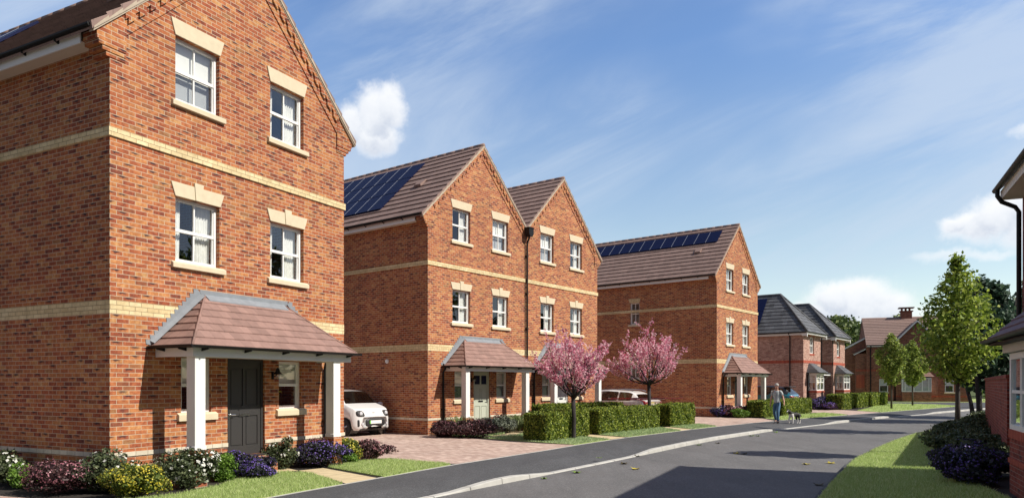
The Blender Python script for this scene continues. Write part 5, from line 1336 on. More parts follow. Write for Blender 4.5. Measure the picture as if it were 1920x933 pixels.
def car(name, label, X, Y, ang, paint, L, Wd, H, belt, stations, wheels, wr, kind, roofm=None):
    """local: +x forward. stations: (x, zbot, zbelt, ztop, hw_low, hw_belt, hw_top); the body is lofted, arches cut by construction"""
    o = empty(name, (X, Y, .005), ang, label, 'car')
    S = stations; ns = len(S)
    # resample smooth
    xs = np.array([s[0] for s in S]); A = np.array(S)
    N_ = 72; X_ = np.linspace(xs.min(), xs.max(), N_)
    order = np.argsort(xs); A = A[order]; xs = xs[order]
    def it(c): return np.interp(X_, xs, A[:, c])
    def sm(a, k=2):
        for _ in range(k): a[1:-1] = (a[:-2]+2*a[1:-1]+a[2:])/4
        return a
    zb, zl, zt, wl, wb, wt = [sm(it(c), 2) for c in range(1, 7)]
    verts = []; faces = []; mi = []
    for i in range(N_):
        x = X_[i]
        # arch cut
        zbot = zb[i]
        for wx in wheels:
            dd = (wr*1.16)**2-(x-wx)**2
            if dd > 0: zbot = max(zbot, wr+math.sqrt(dd))
        zbot = min(zbot, zl[i]-.08)
        ring = [(zb[i]+.02, .55*wl[i], 1), (zbot, wl[i]*.985, 0), (zbot+.02+(zl[i]-zbot)*.25, wl[i]*1.0+.005, 0), (zbot+(zl[i]-zbot)*.62, wl[i]*1.0, 0), (zl[i]-.04, wb[i]*1.0, 0), (zl[i], wb[i]*.97, 0)]
        zt_ = max(zt[i], zl[i]+.012)
        tt = zt_-zl[i]; k = min(1, tt/.25)
        ring += [(zl[i]+tt*.86, (wb[i]*.96)*(1-k)+wt[i]*k if True else 0, 0), (zl[i]+tt*.96, ((wb[i]*.9)*(1-k)+wt[i]*.93*k), 0), (zt_, ((wb[i]*.5)*(1-k)+wt[i]*.6*k), 0), (zt_+.006, 0, 0)]
        n = len(ring)
        for (z, y, _) in ring: verts.append((x, y, z))
        for (z, y, _) in ring[-2::-1]: verts.append((x, -y, z))
    M = 2*10-1
    glassf = []
    gl = kind['glass']     # list of (x0,x1) of side windows
    ws = kind['ws']; rw = kind['rw']      # windscreen / rear x range
    bodyF = []; glF = []
    for i in range(N_-1):
        xm = (X_[i]+X_[i+1])/2
        for j in range(M-1):
            f = (i*M+j, i*M+j+1, (i+1)*M+j+1, (i+1)*M+j)
            side = j in (5, M-2-5)
            top = 6 <= j <= M-2-6
            tt = (zt[i]-zl[i])
            if side and tt > .12 and any(a < xm < b for a, b in gl): glF.append(f)
            elif (6 <= j <= M-2-6 or side) and (ws[0] < xm < ws[1] or rw[0] < xm < rw[1]) and (not side or False) and tt > .05 and 7 <= j <= M-2-7: glF.append(f)
            else: bodyF.append(f)
    # ends
    bodyF.append(tuple(range(M))); bodyF.append(tuple(range((N_-1)*M, N_*M))[::-1])
    b = MB(); b.add(verts, bodyF)
    if roofm:
        for q, f in enumerate(b.f):
            if len(f) == 4:
                z = sum(b.v[k][2] for k in f)/4; xm = sum(b.v[k][0] for k in f)/4
                i = min(N_-1, int((xm-X_[0])/(X_[1]-X_[0])))
                if z > zl[i]+.10: b.mi[q] = 1
    body = b.build('body', [paint, roofm or paint], o, smooth=True, recalc=False)
    w = body.modifiers.new('w', 'WELD'); w.merge_threshold = .0005
    s = body.modifiers.new('s', 'SUBSURF'); s.levels = 1; s.render_levels = 1
    g = MB(); g.add(verts, glF); g.build('windows', 'car_glass', o, smooth=True, recalc=False)
    # cabin floor and seats
    m = MB(); m.box(xs.min()+.3, -wb.max()*.85, .25, xs.max()-.25, wb.max()*.85, .35)
    m.build('floor', 'car_black', o)
    for sx in kind['seats']:
        for sy in (-.36, .36):
            m = MB(); m.box(sx-.25, sy-.24, .35, sx+.25, sy+.24, .58); m.box(sx-.33, sy-.24, .55, sx-.2, sy+.24, 1.05); m.box(sx-.32, sy-.12, 1.07, sx-.22, sy+.12, 1.24)
            m.build('seat', 'seat', o, bevel=.04)
    for wx in wheels:
        for sg in (-1, 1):
            y = sg*(wl.max()-.10)
            m = MB(); m.lathe([(wr*.62, -.10), (wr*.93, -.105), (wr, -.08), (wr, .08), (wr*.93, .105), (wr*.62, .10)], (wx, y, wr), 28, axis='y'); t = m.build('wheel', 'tyre', o, smooth=False)
            m = MB(); yo = y+sg*.085
            m.lathe([(wr*.66, -.01), (wr*.66, .01), (wr*.60, .015), (wr*.58, 0)], (wx, yo, wr), 24, axis='y')
            m.lathe([(.02, -.01), (.055, 0), (.05, .02)], (wx, yo, wr), 12, axis='y')
            for k in range(5):
                a = 2*math.pi*k/5+.3; c, s_ = math.cos(a), math.sin(a)
                m.tube([(wx+c*.03, yo, wr+s_*.03), (wx+c*wr*.6, yo, wr+s_*wr*.6)], [.035, .028], 6)
            m.build('rim', 'rim', t, smooth=False)
            m = MB(); m.lathe([(.02, -.3), (wr*1.12, -.3), (wr*1.12, .01), (.02, .01)], (wx, sg*(wl.max()-.05)-(0 if sg > 0 else -.29)-(0.0), wr), 20, axis='y')
            m.build('wheel_arch', 'car_black', o)
    return o, body, (X_, zb, zl, zt, wl, wb, wt)
# small white two seat car, nose towards the camera
a1 = math.atan2(-.61, .79)+.0
st = [(0, .30, .62, .64, .52, .50, .40), (.06, .20, .74, .75, .68, .62, .5), (.22, .17, .90, .91, .80, .74, .6), (.50, .17, 1.0, 1.02, .83, .79, .6), (.72, .17, 1.04, 1.10, .83, .80, .66), (1.15, .17, 1.07, 1.50, .83, .80, .62), (1.7, .17, 1.07, 1.555, .83, .80, .64), (2.3, .17, 1.07, 1.50, .83, .80, .62), (2.55, .2, 1.05, 1.30, .81, .78, .60), (2.69, .35, .95, 1.0, .72, .70, .5)]
st = [(1.2-s[0],)+s[1:] for s in st]
def place(px, py, ang, lx, ly):   # world position so that local (lx,ly) is at (px,py)
    c, s = math.cos(ang), math.sin(ang); return px-(lx*c-ly*s), py-(lx*s+ly*c)
cx_, cy_ = place(-4.62, 24.35, a1, 1.2, 0)
car1, body1, _ = car('small_car', 'small white two seat car parked nose out beside the twin gabled house', cx_, cy_, a1, 'car_white', 2.69, 1.66, 1.55, 1.05, st, (1.2-.62, 1.2-2.33), .30,
    dict(glass=[(-.75, .30)], ws=(.02, .50), rw=(-1.42, -1.15), seats=(-.45,)))
from mathutils.bvhtree import BVHTree
def caster(body, sgn):
    dg = bpy.context.evaluated_depsgraph_get(); bv = BVHTree.FromObject(body, dg)
    def f(y, z):
        h_ = bv.ray_cast(Vector((sgn*5, y, z)), Vector((-sgn, 0, 0)))
        return h_[0].x if h_[0] is not None else sgn*1.
    return f
def patch(m, cast, sgn, y0, y1, z0, z1, off=.012, round_=.45, ny=9, nz=5):
    """curved plate that follows the body, superellipse outline"""
    cy, cz, ry, rz = (y0+y1)/2, (z0+z1)/2, (y1-y0)/2, (z1-z0)/2
    rings = []; n = 28; vs = []
    for q in (0., .34, .67, 1.):
        for k_ in range(n):
            t_ = 2*math.pi*k_/n; c_, s_ = math.cos(t_), math.sin(t_)
            y = cy+ry*q*math.copysign(abs(c_)**round_, c_); z = cz+rz*q*math.copysign(abs(s_)**round_, s_)
            vs.append((cast(y, z)+sgn*off, y, z))
    base = [(v[0]-sgn*(off+.02), v[1], v[2]) for v in vs[-n:]]
    vs += base
    fs = [(r_*n+i, r_*n+(i+1) % n, (r_+1)*n+(i+1) % n, (r_+1)*n+i) for r_ in range(4) for i in range(n)]
    m.add(vs, fs)
def on(o, name, mt, fn, parent=None, **k): m = MB(); fn(m); return m.build(name, mt, parent or o, **k)
# front details (front face near x=1.2)
c1 = caster(body1, 1)
on(car1, 'grille', 'car_grille', lambda m: patch(m, c1, 1, -.42, .42, .32, .60, .015, .5), smooth=True)
on(car1, 'bumper', 'car_black', lambda m: patch(m, c1, 1, -.60, .60, .19, .27, .02, .4), smooth=True)
px_ = c1(0, .46)
on(car1, 'number_plate', 'plate_white', lambda m: m.box(px_+.016, -.215, .42, px_+.035, .26, .53))
on(car1, 'plate_flash', 'plate_green', lambda m: m.box(px_+.016, -.26, .42, px_+.035, -.216, .53))
for sg in (-1, 1):
    y0, y1 = sorted((sg*.42, sg*.70))
    hl = on(car1, 'headlight', 'car_grille', lambda m: patch(m, c1, 1, y0, y1, .66, .86, .010, .6), smooth=True)
    hx_ = c1(sg*.55, .76)
    m = MB(); m.lathe([(.072, -.01), (.068, .014), (.05, .02), (.0, .018)], (hx_+.008, sg*.55, .765), 16, axis='x'); m.build('lens', 'light_clear', hl, smooth=True)
    fx_ = c1(sg*.53, .42)
    on(car1, 'fog_light', 'light_clear', lambda m: m.lathe([(.045, -.03), (.045, .008), (0, .012)], (fx_, sg*.53, .42), 14, axis='x'))
    y0, y1 = sorted((sg*.63, sg*.69))
    on(car1, 'air_vent', 'car_grille', lambda m: patch(m, c1, 1, y0, y1, .33, .56, .008, .5), smooth=True)
    on(car1, 'wing_mirror', 'car_white', lambda m: m.lathe([(.01, -.09), (.07, -.07), (.085, 0), (.07, .08), (.01, .1)], (.42, sg*.93, 1.04), 12, axis='y'), smooth=True)
ex_ = c1(0, .78)
on(car1, 'emblem', 'car_grille', lambda m: patch(m, c1, 1, -.06, .06, .77, .79, .006, .3))
on(car1, 'steering_wheel', 'car_grille', lambda m: m.tube([(.12+.05*math.sin(t), -.36+.18*math.cos(t), 1.0+.16*math.sin(t)) for t in [2*math.pi*i/16 for i in range(17)]], .016, 6, cap=False))
c2 = None
# white estate car, tail towards the camera
a2 = math.atan2(.632, -.775)
st = [(0, .30, .90, .93, .80, .78, .56), (.08, .22, .95, 1.0, .88, .86, .62), (.35, .20, .96, 1.02, .92, .90, .66), (.62, .20, .97, 1.30, .925, .90, .62), (.95, .2, .97, 1.41, .925, .90, .62), (2.0, .2, .96, 1.475, .925, .90, .66), (2.75, .2, .95, 1.44, .925, .90, .66), (3.1, .2, .94, 1.28, .925, .9, .66), (3.62, .2, .92, .98, .925, .88, .66), (4.2, .2, .82, .85, .90, .84, .6), (4.6, .22, .70, .73, .80, .76, .5), (4.76, .3, .60, .62, .62, .6, .45)]
cx_, cy_ = place(5.96, 32.5, a2, 0, .92)
car2, body2, _ = car('estate_car', 'pearl white estate car parked behind the long hedge, tail to the road', cx_, cy_, a2, 'car_pearl', 4.76, 1.85, 1.47, .95, st, (.98, 3.85), .34,
    dict(glass=[(.75, 1.38), (1.50, 2.38), (2.46, 3.3)], ws=(3.0, 3.58), rw=(.22, .62), seats=(2.4, 1.5)))
c2 = caster(body2, -1)
for sg in (-1, 1):
    y0, y1 = sorted((sg*.60, sg*.84)); on(car2, 'tail_light', 'light_red', lambda m: (patch(m, c2, -1, y0, y1, .80, .93, .01, .4), patch(m, c2, -1, *sorted((sg*.74, sg*.84)), .92, 1.12, .01, .4)), smooth=True)
    on(car2, 'wing_mirror', 'car_pearl', lambda m: m.lathe([(.01, -.1), (.07, -.08), (.08, 0), (.01, .12)], (3.05, sg*1.03, 1.0), 12, axis='y'), smooth=True)
    for dx_ in (1.6, 2.55): on(car2, 'door_handle', 'chrome', lambda m: m.box(dx_, sg*.945-.012, .83, dx_+.2, sg*.945+.012, .86))
    on(car2, 'roof_rail', 'alu', lambda m: m.tube([(.75, sg*.60, 1.40), (.95, sg*.62, 1.46), (1.8, sg*.64, 1.50), (2.7, sg*.62, 1.46)], .016, 6))
on(car2, 'number_plate', 'plate_yellow', lambda m: m.box(-.025, -.26, .62, .0, .26, .75))
on(car2, 'rear_bumper', 'car_grille', lambda m: m.box(-.03, -.7, .25, .1, .7, .38), bevel=.03)
on(car2, 'tailgate_trim', 'chrome', lambda m: m.box(.0, -.6, .80, .03, .6, .82))
# teal suv
a3 = math.atan2(math.sin(R(90-39)+math.pi/2), math.cos(R(90-39)+math.pi/2))
st = [(0, .4, .90, .95, .74, .70, .5), (.10, .28, 1.0, 1.06, .88, .84, .6), (.30, .25, 1.04, 1.25, .93, .90, .62), (.55, .25, 1.05, 1.52, .94, .91, .66), (1.4, .25, 1.04, 1.63, .94, .91, .68), (2.5, .25, 1.02, 1.62, .94, .91, .68), (3.0, .25, 1.0, 1.40, .94, .9, .66), (3.5, .25, .98, 1.05, .94, .88, .66), (4.1, .25, .88, .92, .90, .84, .6), (4.4, .3, .7, .74, .78, .74, .5)]
cx_, cy_ = place(18.15, 45.2, a3, 0, -.9)
car3, body3, _ = car('suv', 'teal car with a black roof parked behind the hedge and the man', cx_, cy_, a3, 'car_teal', 4.4, 1.88, 1.63, 1.05, st, (.85, 3.5), .36,
    dict(glass=[(.62, 1.3), (1.4, 2.25), (2.33, 3.2)], ws=(2.9, 3.42), rw=(.12, .52), seats=(2.2, 1.3)), roofm='car_black')
c3 = caster(body3, -1)
for sg in (-1, 1):
    y0, y1 = sorted((sg*.45, sg*.86)); on(car3, 'tail_light', 'light_red', lambda m: patch(m, c3, -1, y0, y1, .90, 1.02, .01, .4), smooth=True)
    on(car3, 'wing_mirror', 'car_black', lambda m: m.lathe([(.01, -.1), (.07, -.08), (.08, 0), (.01, .12)], (3.0, sg*1.04, 1.08), 12, axis='y'), smooth=True)
on(car3, 'spoiler', 'car_black', lambda m: m.box(.25, -.62, 1.53, .62, .62, 1.58), bevel=.02)
on(car3, 'number_plate', 'plate_yellow', lambda m: m.box(-.02, -.26, .72, .0, .26, .83))

# ------------------------------------------------------------------ man and dog
mat('skin', (.52, .28, .20), .55); mat('shirt', (.42, .46, .47), .85); mat('jeans', (.075, .16, .27), .85); mat('shoe', (.05, .045, .05), .6)
mat('hair_grey', (.45, .43, .41), .8); mat('dog_black', (.02, .018, .018), .7); mat('dog_white', (.75, .73, .70), .8); mat('eye', (.01, .01, .012), .3); mat('leash', (.03, .03, .035), .6)
def skin(name, verts, edges, radii, mt, parent, root=0, sub=2, matfn=None):
    me = bpy.data.meshes.new(name); me.from_pydata(verts, edges, []); o = bpy.data.objects.new(name, me); COL.objects.link(o)
    md = o.modifiers.new('s', 'SKIN'); md.use_smooth_shade = True
    for i, r in enumerate(radii): me.skin_vertices[0].data[i].radius = r if isinstance(r, tuple) else (r, r)
    for i in range(len(verts)): me.skin_vertices[0].data[i].use_root = (i == root)
    sb = o.modifiers.new('u', 'SUBSURF'); sb.levels = sub; sb.render_levels = sub
    dg = bpy.context.evaluated_depsgraph_get(); ev = o.evaluated_get(dg)
    nm = bpy.data.meshes.new_from_object(ev); bpy.data.objects.remove(o); nm.name = name
    nm.materials.clear()
    for x in ([mt] if isinstance(mt, str) else mt): nm.materials.append(MATS[x])
    if matfn:
        for p in nm.polygons: p.material_index = matfn(p.center)
    nm.polygons.foreach_set('use_smooth', [True]*len(nm.polygons))
    q = bpy.data.objects.new(name, nm); COL.objects.link(q)
    if parent: q.parent = parent
    return q
# local frame: +x = walking direction (towards camera-left), +y = his left, z up
mx, my = 11.75, 32.0
face = math.atan2(-.78, -.62)
man = empty('person', (mx, my, .006), face, 'man in pale grey shirt and blue jeans walking a dog on the footpath', 'person')
# joints
J = dict(pel=(0, 0, .93), abd=(0, 0, 1.08), chest=(.01, 0, 1.27), sh=(.0, 0, 1.41), neck=(.0, 0, 1.475), hd0=(.03, 0, 1.555), hd1=(.03, 0, 1.645),
  lh=(0, .09, .90), lk=(.16, .10, .50), la=(.14, .10, .10), lt=(.29, .11, .045),
  rh=(0, -.09, .90), rk=(.02, -.10, .48), ra=(-.20, -.10, .13), rt=(-.07, -.11, .05),
  ls=(0, .18, 1.39), le=(-.02, .27, 1.13), lw=(.12, .36, .93), ls2=(0, .10, 1.41),
  rs=(0, -.18, 1.39), re=(-.03, -.25, 1.12), rw=(.06, -.26, .88), rs2=(0, -.10, 1.41))
names = list(J); idx = {n: i for i, n in enumerate(names)}
E_ = [('pel', 'abd'), ('abd', 'chest'), ('chest', 'sh'), ('sh', 'neck'), ('neck', 'hd0'), ('hd0', 'hd1'), ('pel', 'lh'), ('lh', 'lk'), ('lk', 'la'), ('la', 'lt'), ('pel', 'rh'), ('rh', 'rk'), ('rk', 'ra'), ('ra', 'rt'),
      ('sh', 'ls2'), ('ls2', 'ls'), ('ls', 'le'), ('le', 'lw'), ('sh', 'rs2'), ('rs2', 'rs'), ('rs', 're'), ('re', 'rw')]
RAD = dict(pel=(.09, .08), abd=(.09, .08), chest=(.10, .08), sh=(.07, .06), neck=.056, hd0=(.066, .078), hd1=(.074, .09), lh=.055, rh=.055, lk=.040, rk=.040, la=.036, ra=.036, lt=.03, rt=.03, ls2=.05, rs2=.05, ls=.045, rs=.045, le=.042, re=.042, lw=.03, rw=.03)
VV = [J[n] for n in names]; EE = [(idx[a], idx[b]) for a, b in E_]; RR = [RAD[n] for n in names]
# hands: palm + 5 fingers in the same skeleton
def hand(w, d, side):
    w = Vector(w); d = Vector(d).normalized(); lat = Vector((1, 0, 0)); b = len(VV)
    VV.append(tuple(w+d*.06)); RR.append((.032, .018)); EE.append((idx['lw' if side > 0 else 'rw'], b))
    for k in range(4):
        o_ = lat*(.03-.02*k); L = (.075, .085, .08, .062)[k]
        VV.append(tuple(w+d*.09+o_)); RR.append(.009); EE.append((b, len(VV)-1))
        VV.append(tuple(w+d*(.09+L*.5)+o_)); RR.append(.009); EE.append((len(VV)-2, len(VV)-1))
        VV.append(tuple(w+d*(.09+L*.8)+o_+Vector((0, -side*.02, 0)))); RR.append(.008); EE.append((len(VV)-2, len(VV)-1))
    VV.append(tuple(w+d*.06+lat*.045)); RR.append(.010); EE.append((b, len(VV)-1)); VV.append(tuple(w+d*.1+lat*.055)); RR.append(.009); EE.append((len(VV)-2, len(VV)-1))
hand(J['lw'], (.3, .1, -1), 1); hand(J['rw'], (.15, 0, -1), -1)
skin('body', VV, EE, RR, 'skin', man, 0)
skin('shirt', [(0, 0, .90), (0, 0, 1.08), (.01, 0, 1.27), (0, 0, 1.40), (0, .10, 1.41), (0, .18, 1.39), (-.012, .235, 1.22), (0, -.10, 1.41), (0, -.18, 1.39), (-.015, -.225, 1.21)],
     [(0, 1), (1, 2), (2, 3), (3, 4), (4, 5), (5, 6), (3, 7), (7, 8), (8, 9)], [(.165, .135), (.16, .13), (.172, .135), (.125, .10), .082, .074, .068, .082, .074, .068], 'shirt', man, 1)
skin('jeans', [(0, 0, .97), (0, .0, .90), (0, .09, .86), (.16, .10, .50), (.135, .10, .09), (0, -.09, .86), (.02, -.10, .48), (-.20, -.10, .12)],
     [(0, 1), (1, 2), (2, 3), (3, 4), (1, 5), (5, 6), (6, 7)], [(.15, .12), (.145, .118), .098, .07, .058, .098, .07, .058], 'jeans', man, 1)
for nm, a, t in (('shoe', J['la'], J['lt']), ('shoe', J['ra'], J['rt'])):
    skin(nm, [(a[0]-.04, a[1], .05 if a[2] < .12 else .09), (a[0]+.03, a[1], .05 if a[2] < .12 else .08), (t[0]+.02, t[1], .042)], [(0, 1), (1, 2)], [(.048, .045), (.05, .045), (.042, .032)], 'shoe', man, 1, 1)
m = MB()
m.lathe([(.0, .085), (.05, .075), (.082, .04), (.09, .0), (.088, -.03)], (.012, 0, 1.685), 14); m.build('hair', 'hair_grey', man, smooth=True)
m = MB()
for sg in (-1, 1): m.lathe([(.0, -.01), (.011, -.004), (.011, .004), (0, .01)], (.117, sg*.032, 1.635), 8, axis='x')
m.build('eye', 'eye', man, smooth=True)
m = MB(); m.prism([(.105, 1.655), (.145, 1.60), (.110, 1.592)], -.014, .014, 'y')
for sg in (-1, 1): m.lathe([(.0, -.012), (.022, -.006), (.026, .008), (.0, .012)], (.03, sg*.082, 1.625), 10, axis='y')
m.build('face', 'skin', man)
m = MB(); m.box(.105, -.03, 1.562, .120, .03, 1.572); m.build('mouth', 'light_red', man)
# dog
dx0, dy0 = 12.42, 31.75
dog = empty('dog', (dx0, dy0, .006), math.atan2(-.62, -.95), 'black and white dog on a lead beside the man', 'dog')
DV = [(-.26, 0, .40), (-.05, 0, .40), (.18, 0, .40), (.28, 0, .48), (.36, 0, .56), (.47, 0, .53), (.52, 0, .515),   # spine..muzzle 0-6
      (.19, .07, .32), (.20, .075, .18), (.185, .075, .03), (.22, .075, .015),          # front left 7-10
      (.19, -.07, .32), (.26, -.075, .19), (.235, -.075, .04), (.27, -.075, .02),        # front right 11-14
      (-.27, .075, .33), (-.22, .08, .22), (-.32, .08, .13), (-.29, .08, .02), (-.25, .08, .012),   # hind left 15-19
      (-.27, -.075, .33), (-.26, -.08, .21), (-.37, -.08, .13), (-.36, -.08, .02), (-.32, -.08, .012),  # hind right 20-24
      (-.36, 0, .42), (-.48, 0, .34), (-.56, 0, .30)]                                     # tail 25-27
DE = [(0, 1), (1, 2), (2, 3), (3, 4), (4, 5), (5, 6), (2, 7), (7, 8), (8, 9), (9, 10), (2, 11), (11, 12), (12, 13), (13, 14), (0, 15), (15, 16), (16, 17), (17, 18), (18, 19), (0, 20), (20, 21), (21, 22), (22, 23), (23, 24), (0, 25), (25, 26), (26, 27)]
DR = [.095, .092, .115, .075, .066, .035, .028, .055, .03, .022, .02, .055, .03, .022, .02, .07, .042, .024, .02, .018, .07, .042, .024, .02, .018, .03, .022, .012]
def dogm(c):
    if c.z < .24 and c.x > -.2: return 1
    if c.z < .16: return 1
    if c.x > .40 and abs(c.y) < .02: return 1
    if c.x > .17 and c.z < .42 and c.x < .4: return 1
    return 0
skin('body', DV, DE, DR, ['dog_black', 'dog_white'], dog, 1, 2, dogm)
m = MB()
for sg in (-1, 1): m.add([(.33, sg*.03, .61), (.37, sg*.05, .60), (.33, sg*.075, .66), (.31, sg*.05, .60)], [(0, 1, 2), (0, 2, 3), (1, 2, 3)])
m.build('ear', 'dog_black', dog)
m = MB()
for sg in (-1, 1): m.lathe([(0, -.008), (.009, 0), (0, .008)], (.425, sg*.036, .565), 8, axis='x')
m.lathe([(0, -.01), (.014, 0), (0, .01)], (.548, 0, .525), 8, axis='x'); m.build('eye', 'eye', dog)
hw = man_hand = Vector((mx, my, 0)) + Matrix.Rotation(face, 3, 'Z') @ Vector((.16, .37, .82))
neck = Vector((dx0, dy0, 0)) + Matrix.Rotation(math.atan2(-.62, -.95), 3, 'Z') @ Vector((.27, 0, .56))
m = MB(); m.tube([hw, hw.lerp(neck, .5)+Vector((0, 0, -.05)), neck], .007, 6)
ld = m.build('dog_lead', 'leash'); tag(ld, 'thin dark lead running from the man to the dog', 'lead')

# vases in windows
def vase(h, u, z, label, c1, c2):
    x, y, zz = W2(h, u, .24, z); o = empty('vase', (x, y, zz), 0, label, 'vase')
    m = MB(); m.lathe([(.03, 0), (.045, .03), (.05, .12), (.02, .17), (.025, .2)], (0, 0, 0), 14); m.build('pot', c1, o, smooth=True)
    P = rng.normal(0, .045, (60, 3)); P[:, 2] = np.abs(P[:, 2])*1.6+.30; V, F = leaf_quads(P, .05, None, 1., 1.); npmesh('flower', V, F, c2, o)
    P = rng.normal(0, .03, (40, 3)); P[:, 2] = np.abs(P[:, 2])*2+.2; V, F = leaf_quads(P, .05, None, 1., 2.); npmesh('leaves', V, F, 'leaf_lime', o)
vase(1, 3.88, 1.27, 'cream vase of yellow flowers inside the window right of the charcoal door', 'blind', 'fl_yellow')
vase(2, 1.52, 1.24, 'white vase with blue flowers inside the window left of the sage green door', 'blind', 'fl_lavender')

# ------------------------------------------------------------------ sky, sun, camera
SUN_AZ = (.94, -.342); EL = R(43)
w = bpy.data.worlds.new('World'); scn.world = w; w.use_nodes = True
t = NT(w.node_tree)
for n in list(t.n): t.n.remove(n)
sky = t.new('ShaderNodeTexSky', sky_type='NISHITA'); sky.sun_disc = False; sky.sun_elevation = EL
sky.sun_rotation = math.atan2(SUN_AZ[0], SUN_AZ[1]); sky.air_density = 1.0; sky.dust_density = .6; sky.ozone_density = 1.6; sky.altitude = 100
bg = t.new('ShaderNodeBackground'); bg.inputs[1].default_value = .05
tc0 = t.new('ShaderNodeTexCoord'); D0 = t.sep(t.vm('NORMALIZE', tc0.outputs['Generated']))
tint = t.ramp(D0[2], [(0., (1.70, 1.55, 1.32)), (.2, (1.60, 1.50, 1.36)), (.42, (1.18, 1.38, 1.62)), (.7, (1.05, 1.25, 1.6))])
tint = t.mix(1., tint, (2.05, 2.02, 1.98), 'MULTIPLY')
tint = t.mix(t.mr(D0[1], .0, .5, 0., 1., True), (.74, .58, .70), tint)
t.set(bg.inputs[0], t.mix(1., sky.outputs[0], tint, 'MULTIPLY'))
tc = t.new('ShaderNodeTexCoord'); D_ = t.vm('NORMALIZE', tc.outputs['Generated'])
dz = t.sep(D_)
def pxdir(x, y):
    v = Vector(((x-960)/1352.3, 1., (717.7-y)/1352.3)); return v.normalized()
clouds = None; shade = None
warp = t.new('ShaderNodeTexNoise'); t.set(warp.inputs['Vector'], D_); warp.inputs['Scale'].default_value = 9.; warp.inputs['Detail'].default_value = 8.; warp.inputs['Roughness'].default_value = .62
wv = t.vm('MULTIPLY', t.vm('SUBTRACT', warp.outputs['Color'], (.5, .5, .5)), (.055, .055, .055))
warp2 = t.new('ShaderNodeTexNoise'); t.set(warp2.inputs['Vector'], D_); warp2.inputs['Scale'].default_value = 34.; warp2.inputs['Detail'].default_value = 6.
wv = t.vm('ADD', wv, t.vm('MULTIPLY', t.vm('SUBTRACT', warp2.outputs['Color'], (.5, .5, .5)), (.016, .016, .016)))
DW = t.vm('ADD', D_, wv)
puff = t.m('MULTIPLY', t.m('SUBTRACT', t.noise(D_, 20., 9., .68), .5), .9)
blobs = [(700, 208, 52, 56), (660, 226, 40, 44), (730, 200, 34, 50), (700, 250, 52, 40),
         (1600, 565, 88, 56), (1560, 560, 55, 42), (1650, 575, 60, 40), (1530, 585, 60, 26), (1700, 590, 50, 20),
         (1835, 425, 72, 38), (1880, 405, 66, 46), (1790, 425, 36, 24), (1940, 420, 60, 55), (1770, 482, 70, 14), (1850, 478, 70, 12), (1918, 245, 26, 14), (1220, 560, 0, 0)]
for (x, y, rx, ry) in blobs:
    if rx == 0: continue
    c = pxdir(x, y); sc = 1352.3/ (1 + ((x-960)/1352.3)**2)**.5 * 1.0
    d = t.vm('SUBTRACT', DW, tuple(c)); d = t.vm('MULTIPLY', d, (1352/rx*1.15, 1352/rx*1.15, 1352/ry*1.15))
    l = t.m('ADD', t.vm('LENGTH', d), puff)
    soft = .45 if ry > 20 else .2
    mk = t.mr(l, 1.12, soft, 0., 1., True)
    if ry <= 20: mk = t.m('MULTIPLY', mk, .55)
    sh = t.m('MULTIPLY', mk, t.mr(t.sep(d)[2], .8, -.9, 0., 1.))
    clouds = mk if clouds is None else t.m('MAXIMUM', clouds, mk)
    shade = sh if shade is None else t.m('MAXIMUM', shade, sh)
detail = t.noise(D_, 26., 8., .6)
shade = t.m('MULTIPLY', shade, t.mr(detail, .3, .7, .65, 1.25), clamp=True)
ccol = t.ramp(shade, [(0, (.98, .98, .98)), (.5, (.80, .83, .88)), (1, (.50, .56, .68))])
bgc = t.new('ShaderNodeBackground'); t.set(bgc.inputs[0], ccol); bgc.inputs[1].default_value = .93
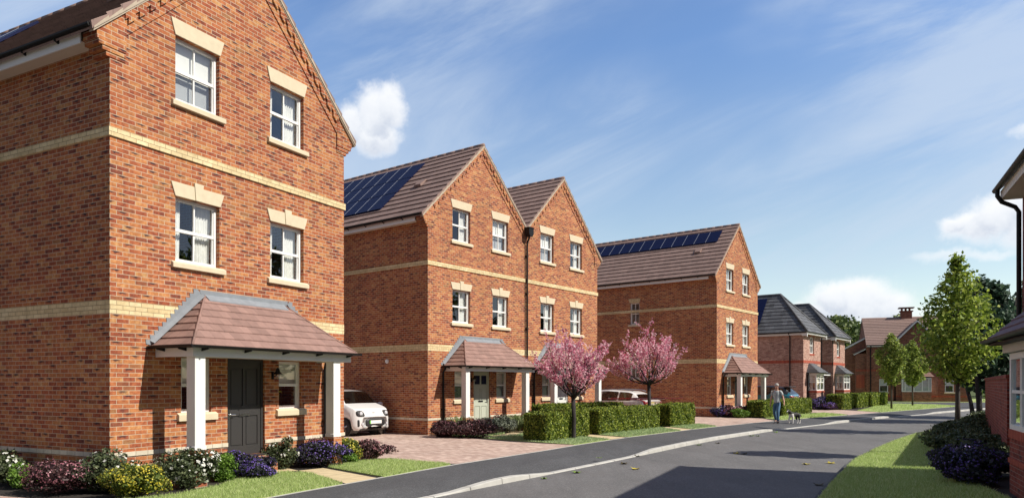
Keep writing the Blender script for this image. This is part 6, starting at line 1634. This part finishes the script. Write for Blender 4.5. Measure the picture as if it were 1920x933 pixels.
# cirrus: streaks stretched along a diagonal on the sky
yy_ = t.m('MAXIMUM', t.m('ABSOLUTE', dz[1]), .25)
pl = t.comb(t.m('DIVIDE', dz[0], yy_), t.m('DIVIDE', dz[2], yy_), 0.)
mp = t.new('ShaderNodeMapping'); mp.inputs['Rotation'].default_value = (0, 0, R(-22)); t.set(mp.inputs['Vector'], pl)
mq = t.new('ShaderNodeMapping'); mq.inputs['Scale'].default_value = (1.3, 6.5, 1.); mq.inputs['Location'].default_value = (.3, 2.2, 0); t.set(mq.inputs['Vector'], mp.outputs[0])
ci = t.noise(mq.outputs[0], 1.0, 9., .62, .6)
mr_ = t.new('ShaderNodeMapping'); mr_.inputs['Scale'].default_value = (1.2, 2.6, 1.); mr_.inputs['Location'].default_value = (2.1, .6, 0); t.set(mr_.inputs['Vector'], mp.outputs[0])
ci2 = t.noise(mr_.outputs[0], 1.1, 4., .55, .3)
cm = t.m('MULTIPLY', t.mr(ci, .36, .66, .12, 1., True), t.mr(ci2, .33, .56, .0, 1., True))
cm = t.m('MULTIPLY', cm, t.mr(dz[2], .03, .15))
bgi = t.new('ShaderNodeBackground'); bgi.inputs[0].default_value = (.62, .72, .86, 1); bgi.inputs[1].default_value = .86
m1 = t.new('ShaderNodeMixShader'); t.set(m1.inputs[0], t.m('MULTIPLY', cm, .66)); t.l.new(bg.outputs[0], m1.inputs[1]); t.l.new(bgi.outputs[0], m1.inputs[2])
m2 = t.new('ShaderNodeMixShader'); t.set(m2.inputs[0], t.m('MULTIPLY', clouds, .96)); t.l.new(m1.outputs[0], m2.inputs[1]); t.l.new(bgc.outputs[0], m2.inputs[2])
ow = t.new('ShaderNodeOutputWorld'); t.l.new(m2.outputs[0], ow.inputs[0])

sl = bpy.data.lights.new('sun', 'SUN'); sl.energy = 4.8; sl.angle = R(.55); sl.color = (1., .94, .83)
so = bpy.data.objects.new('sun', sl); COL.objects.link(so)
sd = Vector((SUN_AZ[0]*math.cos(EL), SUN_AZ[1]*math.cos(EL), math.sin(EL)))
so.rotation_euler = sd.to_track_quat('Z', 'Y').to_euler(); so.location = (20, -10, 30)

cam = bpy.data.cameras.new('camera'); co = bpy.data.objects.new('camera', cam); COL.objects.link(co)
co.location = (0, 0, 1.78); co.rotation_euler = (R(90), 0, 0)
cam.sensor_width = 36; cam.lens = 36*1352.3/1920; cam.shift_y = (717.7-466.5)/1920; cam.clip_end = 3000; cam.clip_start = .1
scn.camera = co
scn.view_settings.view_transform = 'Standard'; scn.view_settings.look = 'None'; scn.view_settings.gamma = 1; scn.view_settings.use_curve_mapping = False
scn.view_settings.exposure = .25
scn.render.resolution_x = 1024; scn.render.resolution_y = 497
scn.render.engine = 'CYCLES'
scn.cycles.max_bounces = 8; scn.cycles.transparent_max_bounces = 12
scn.cycles.use_denoising = True
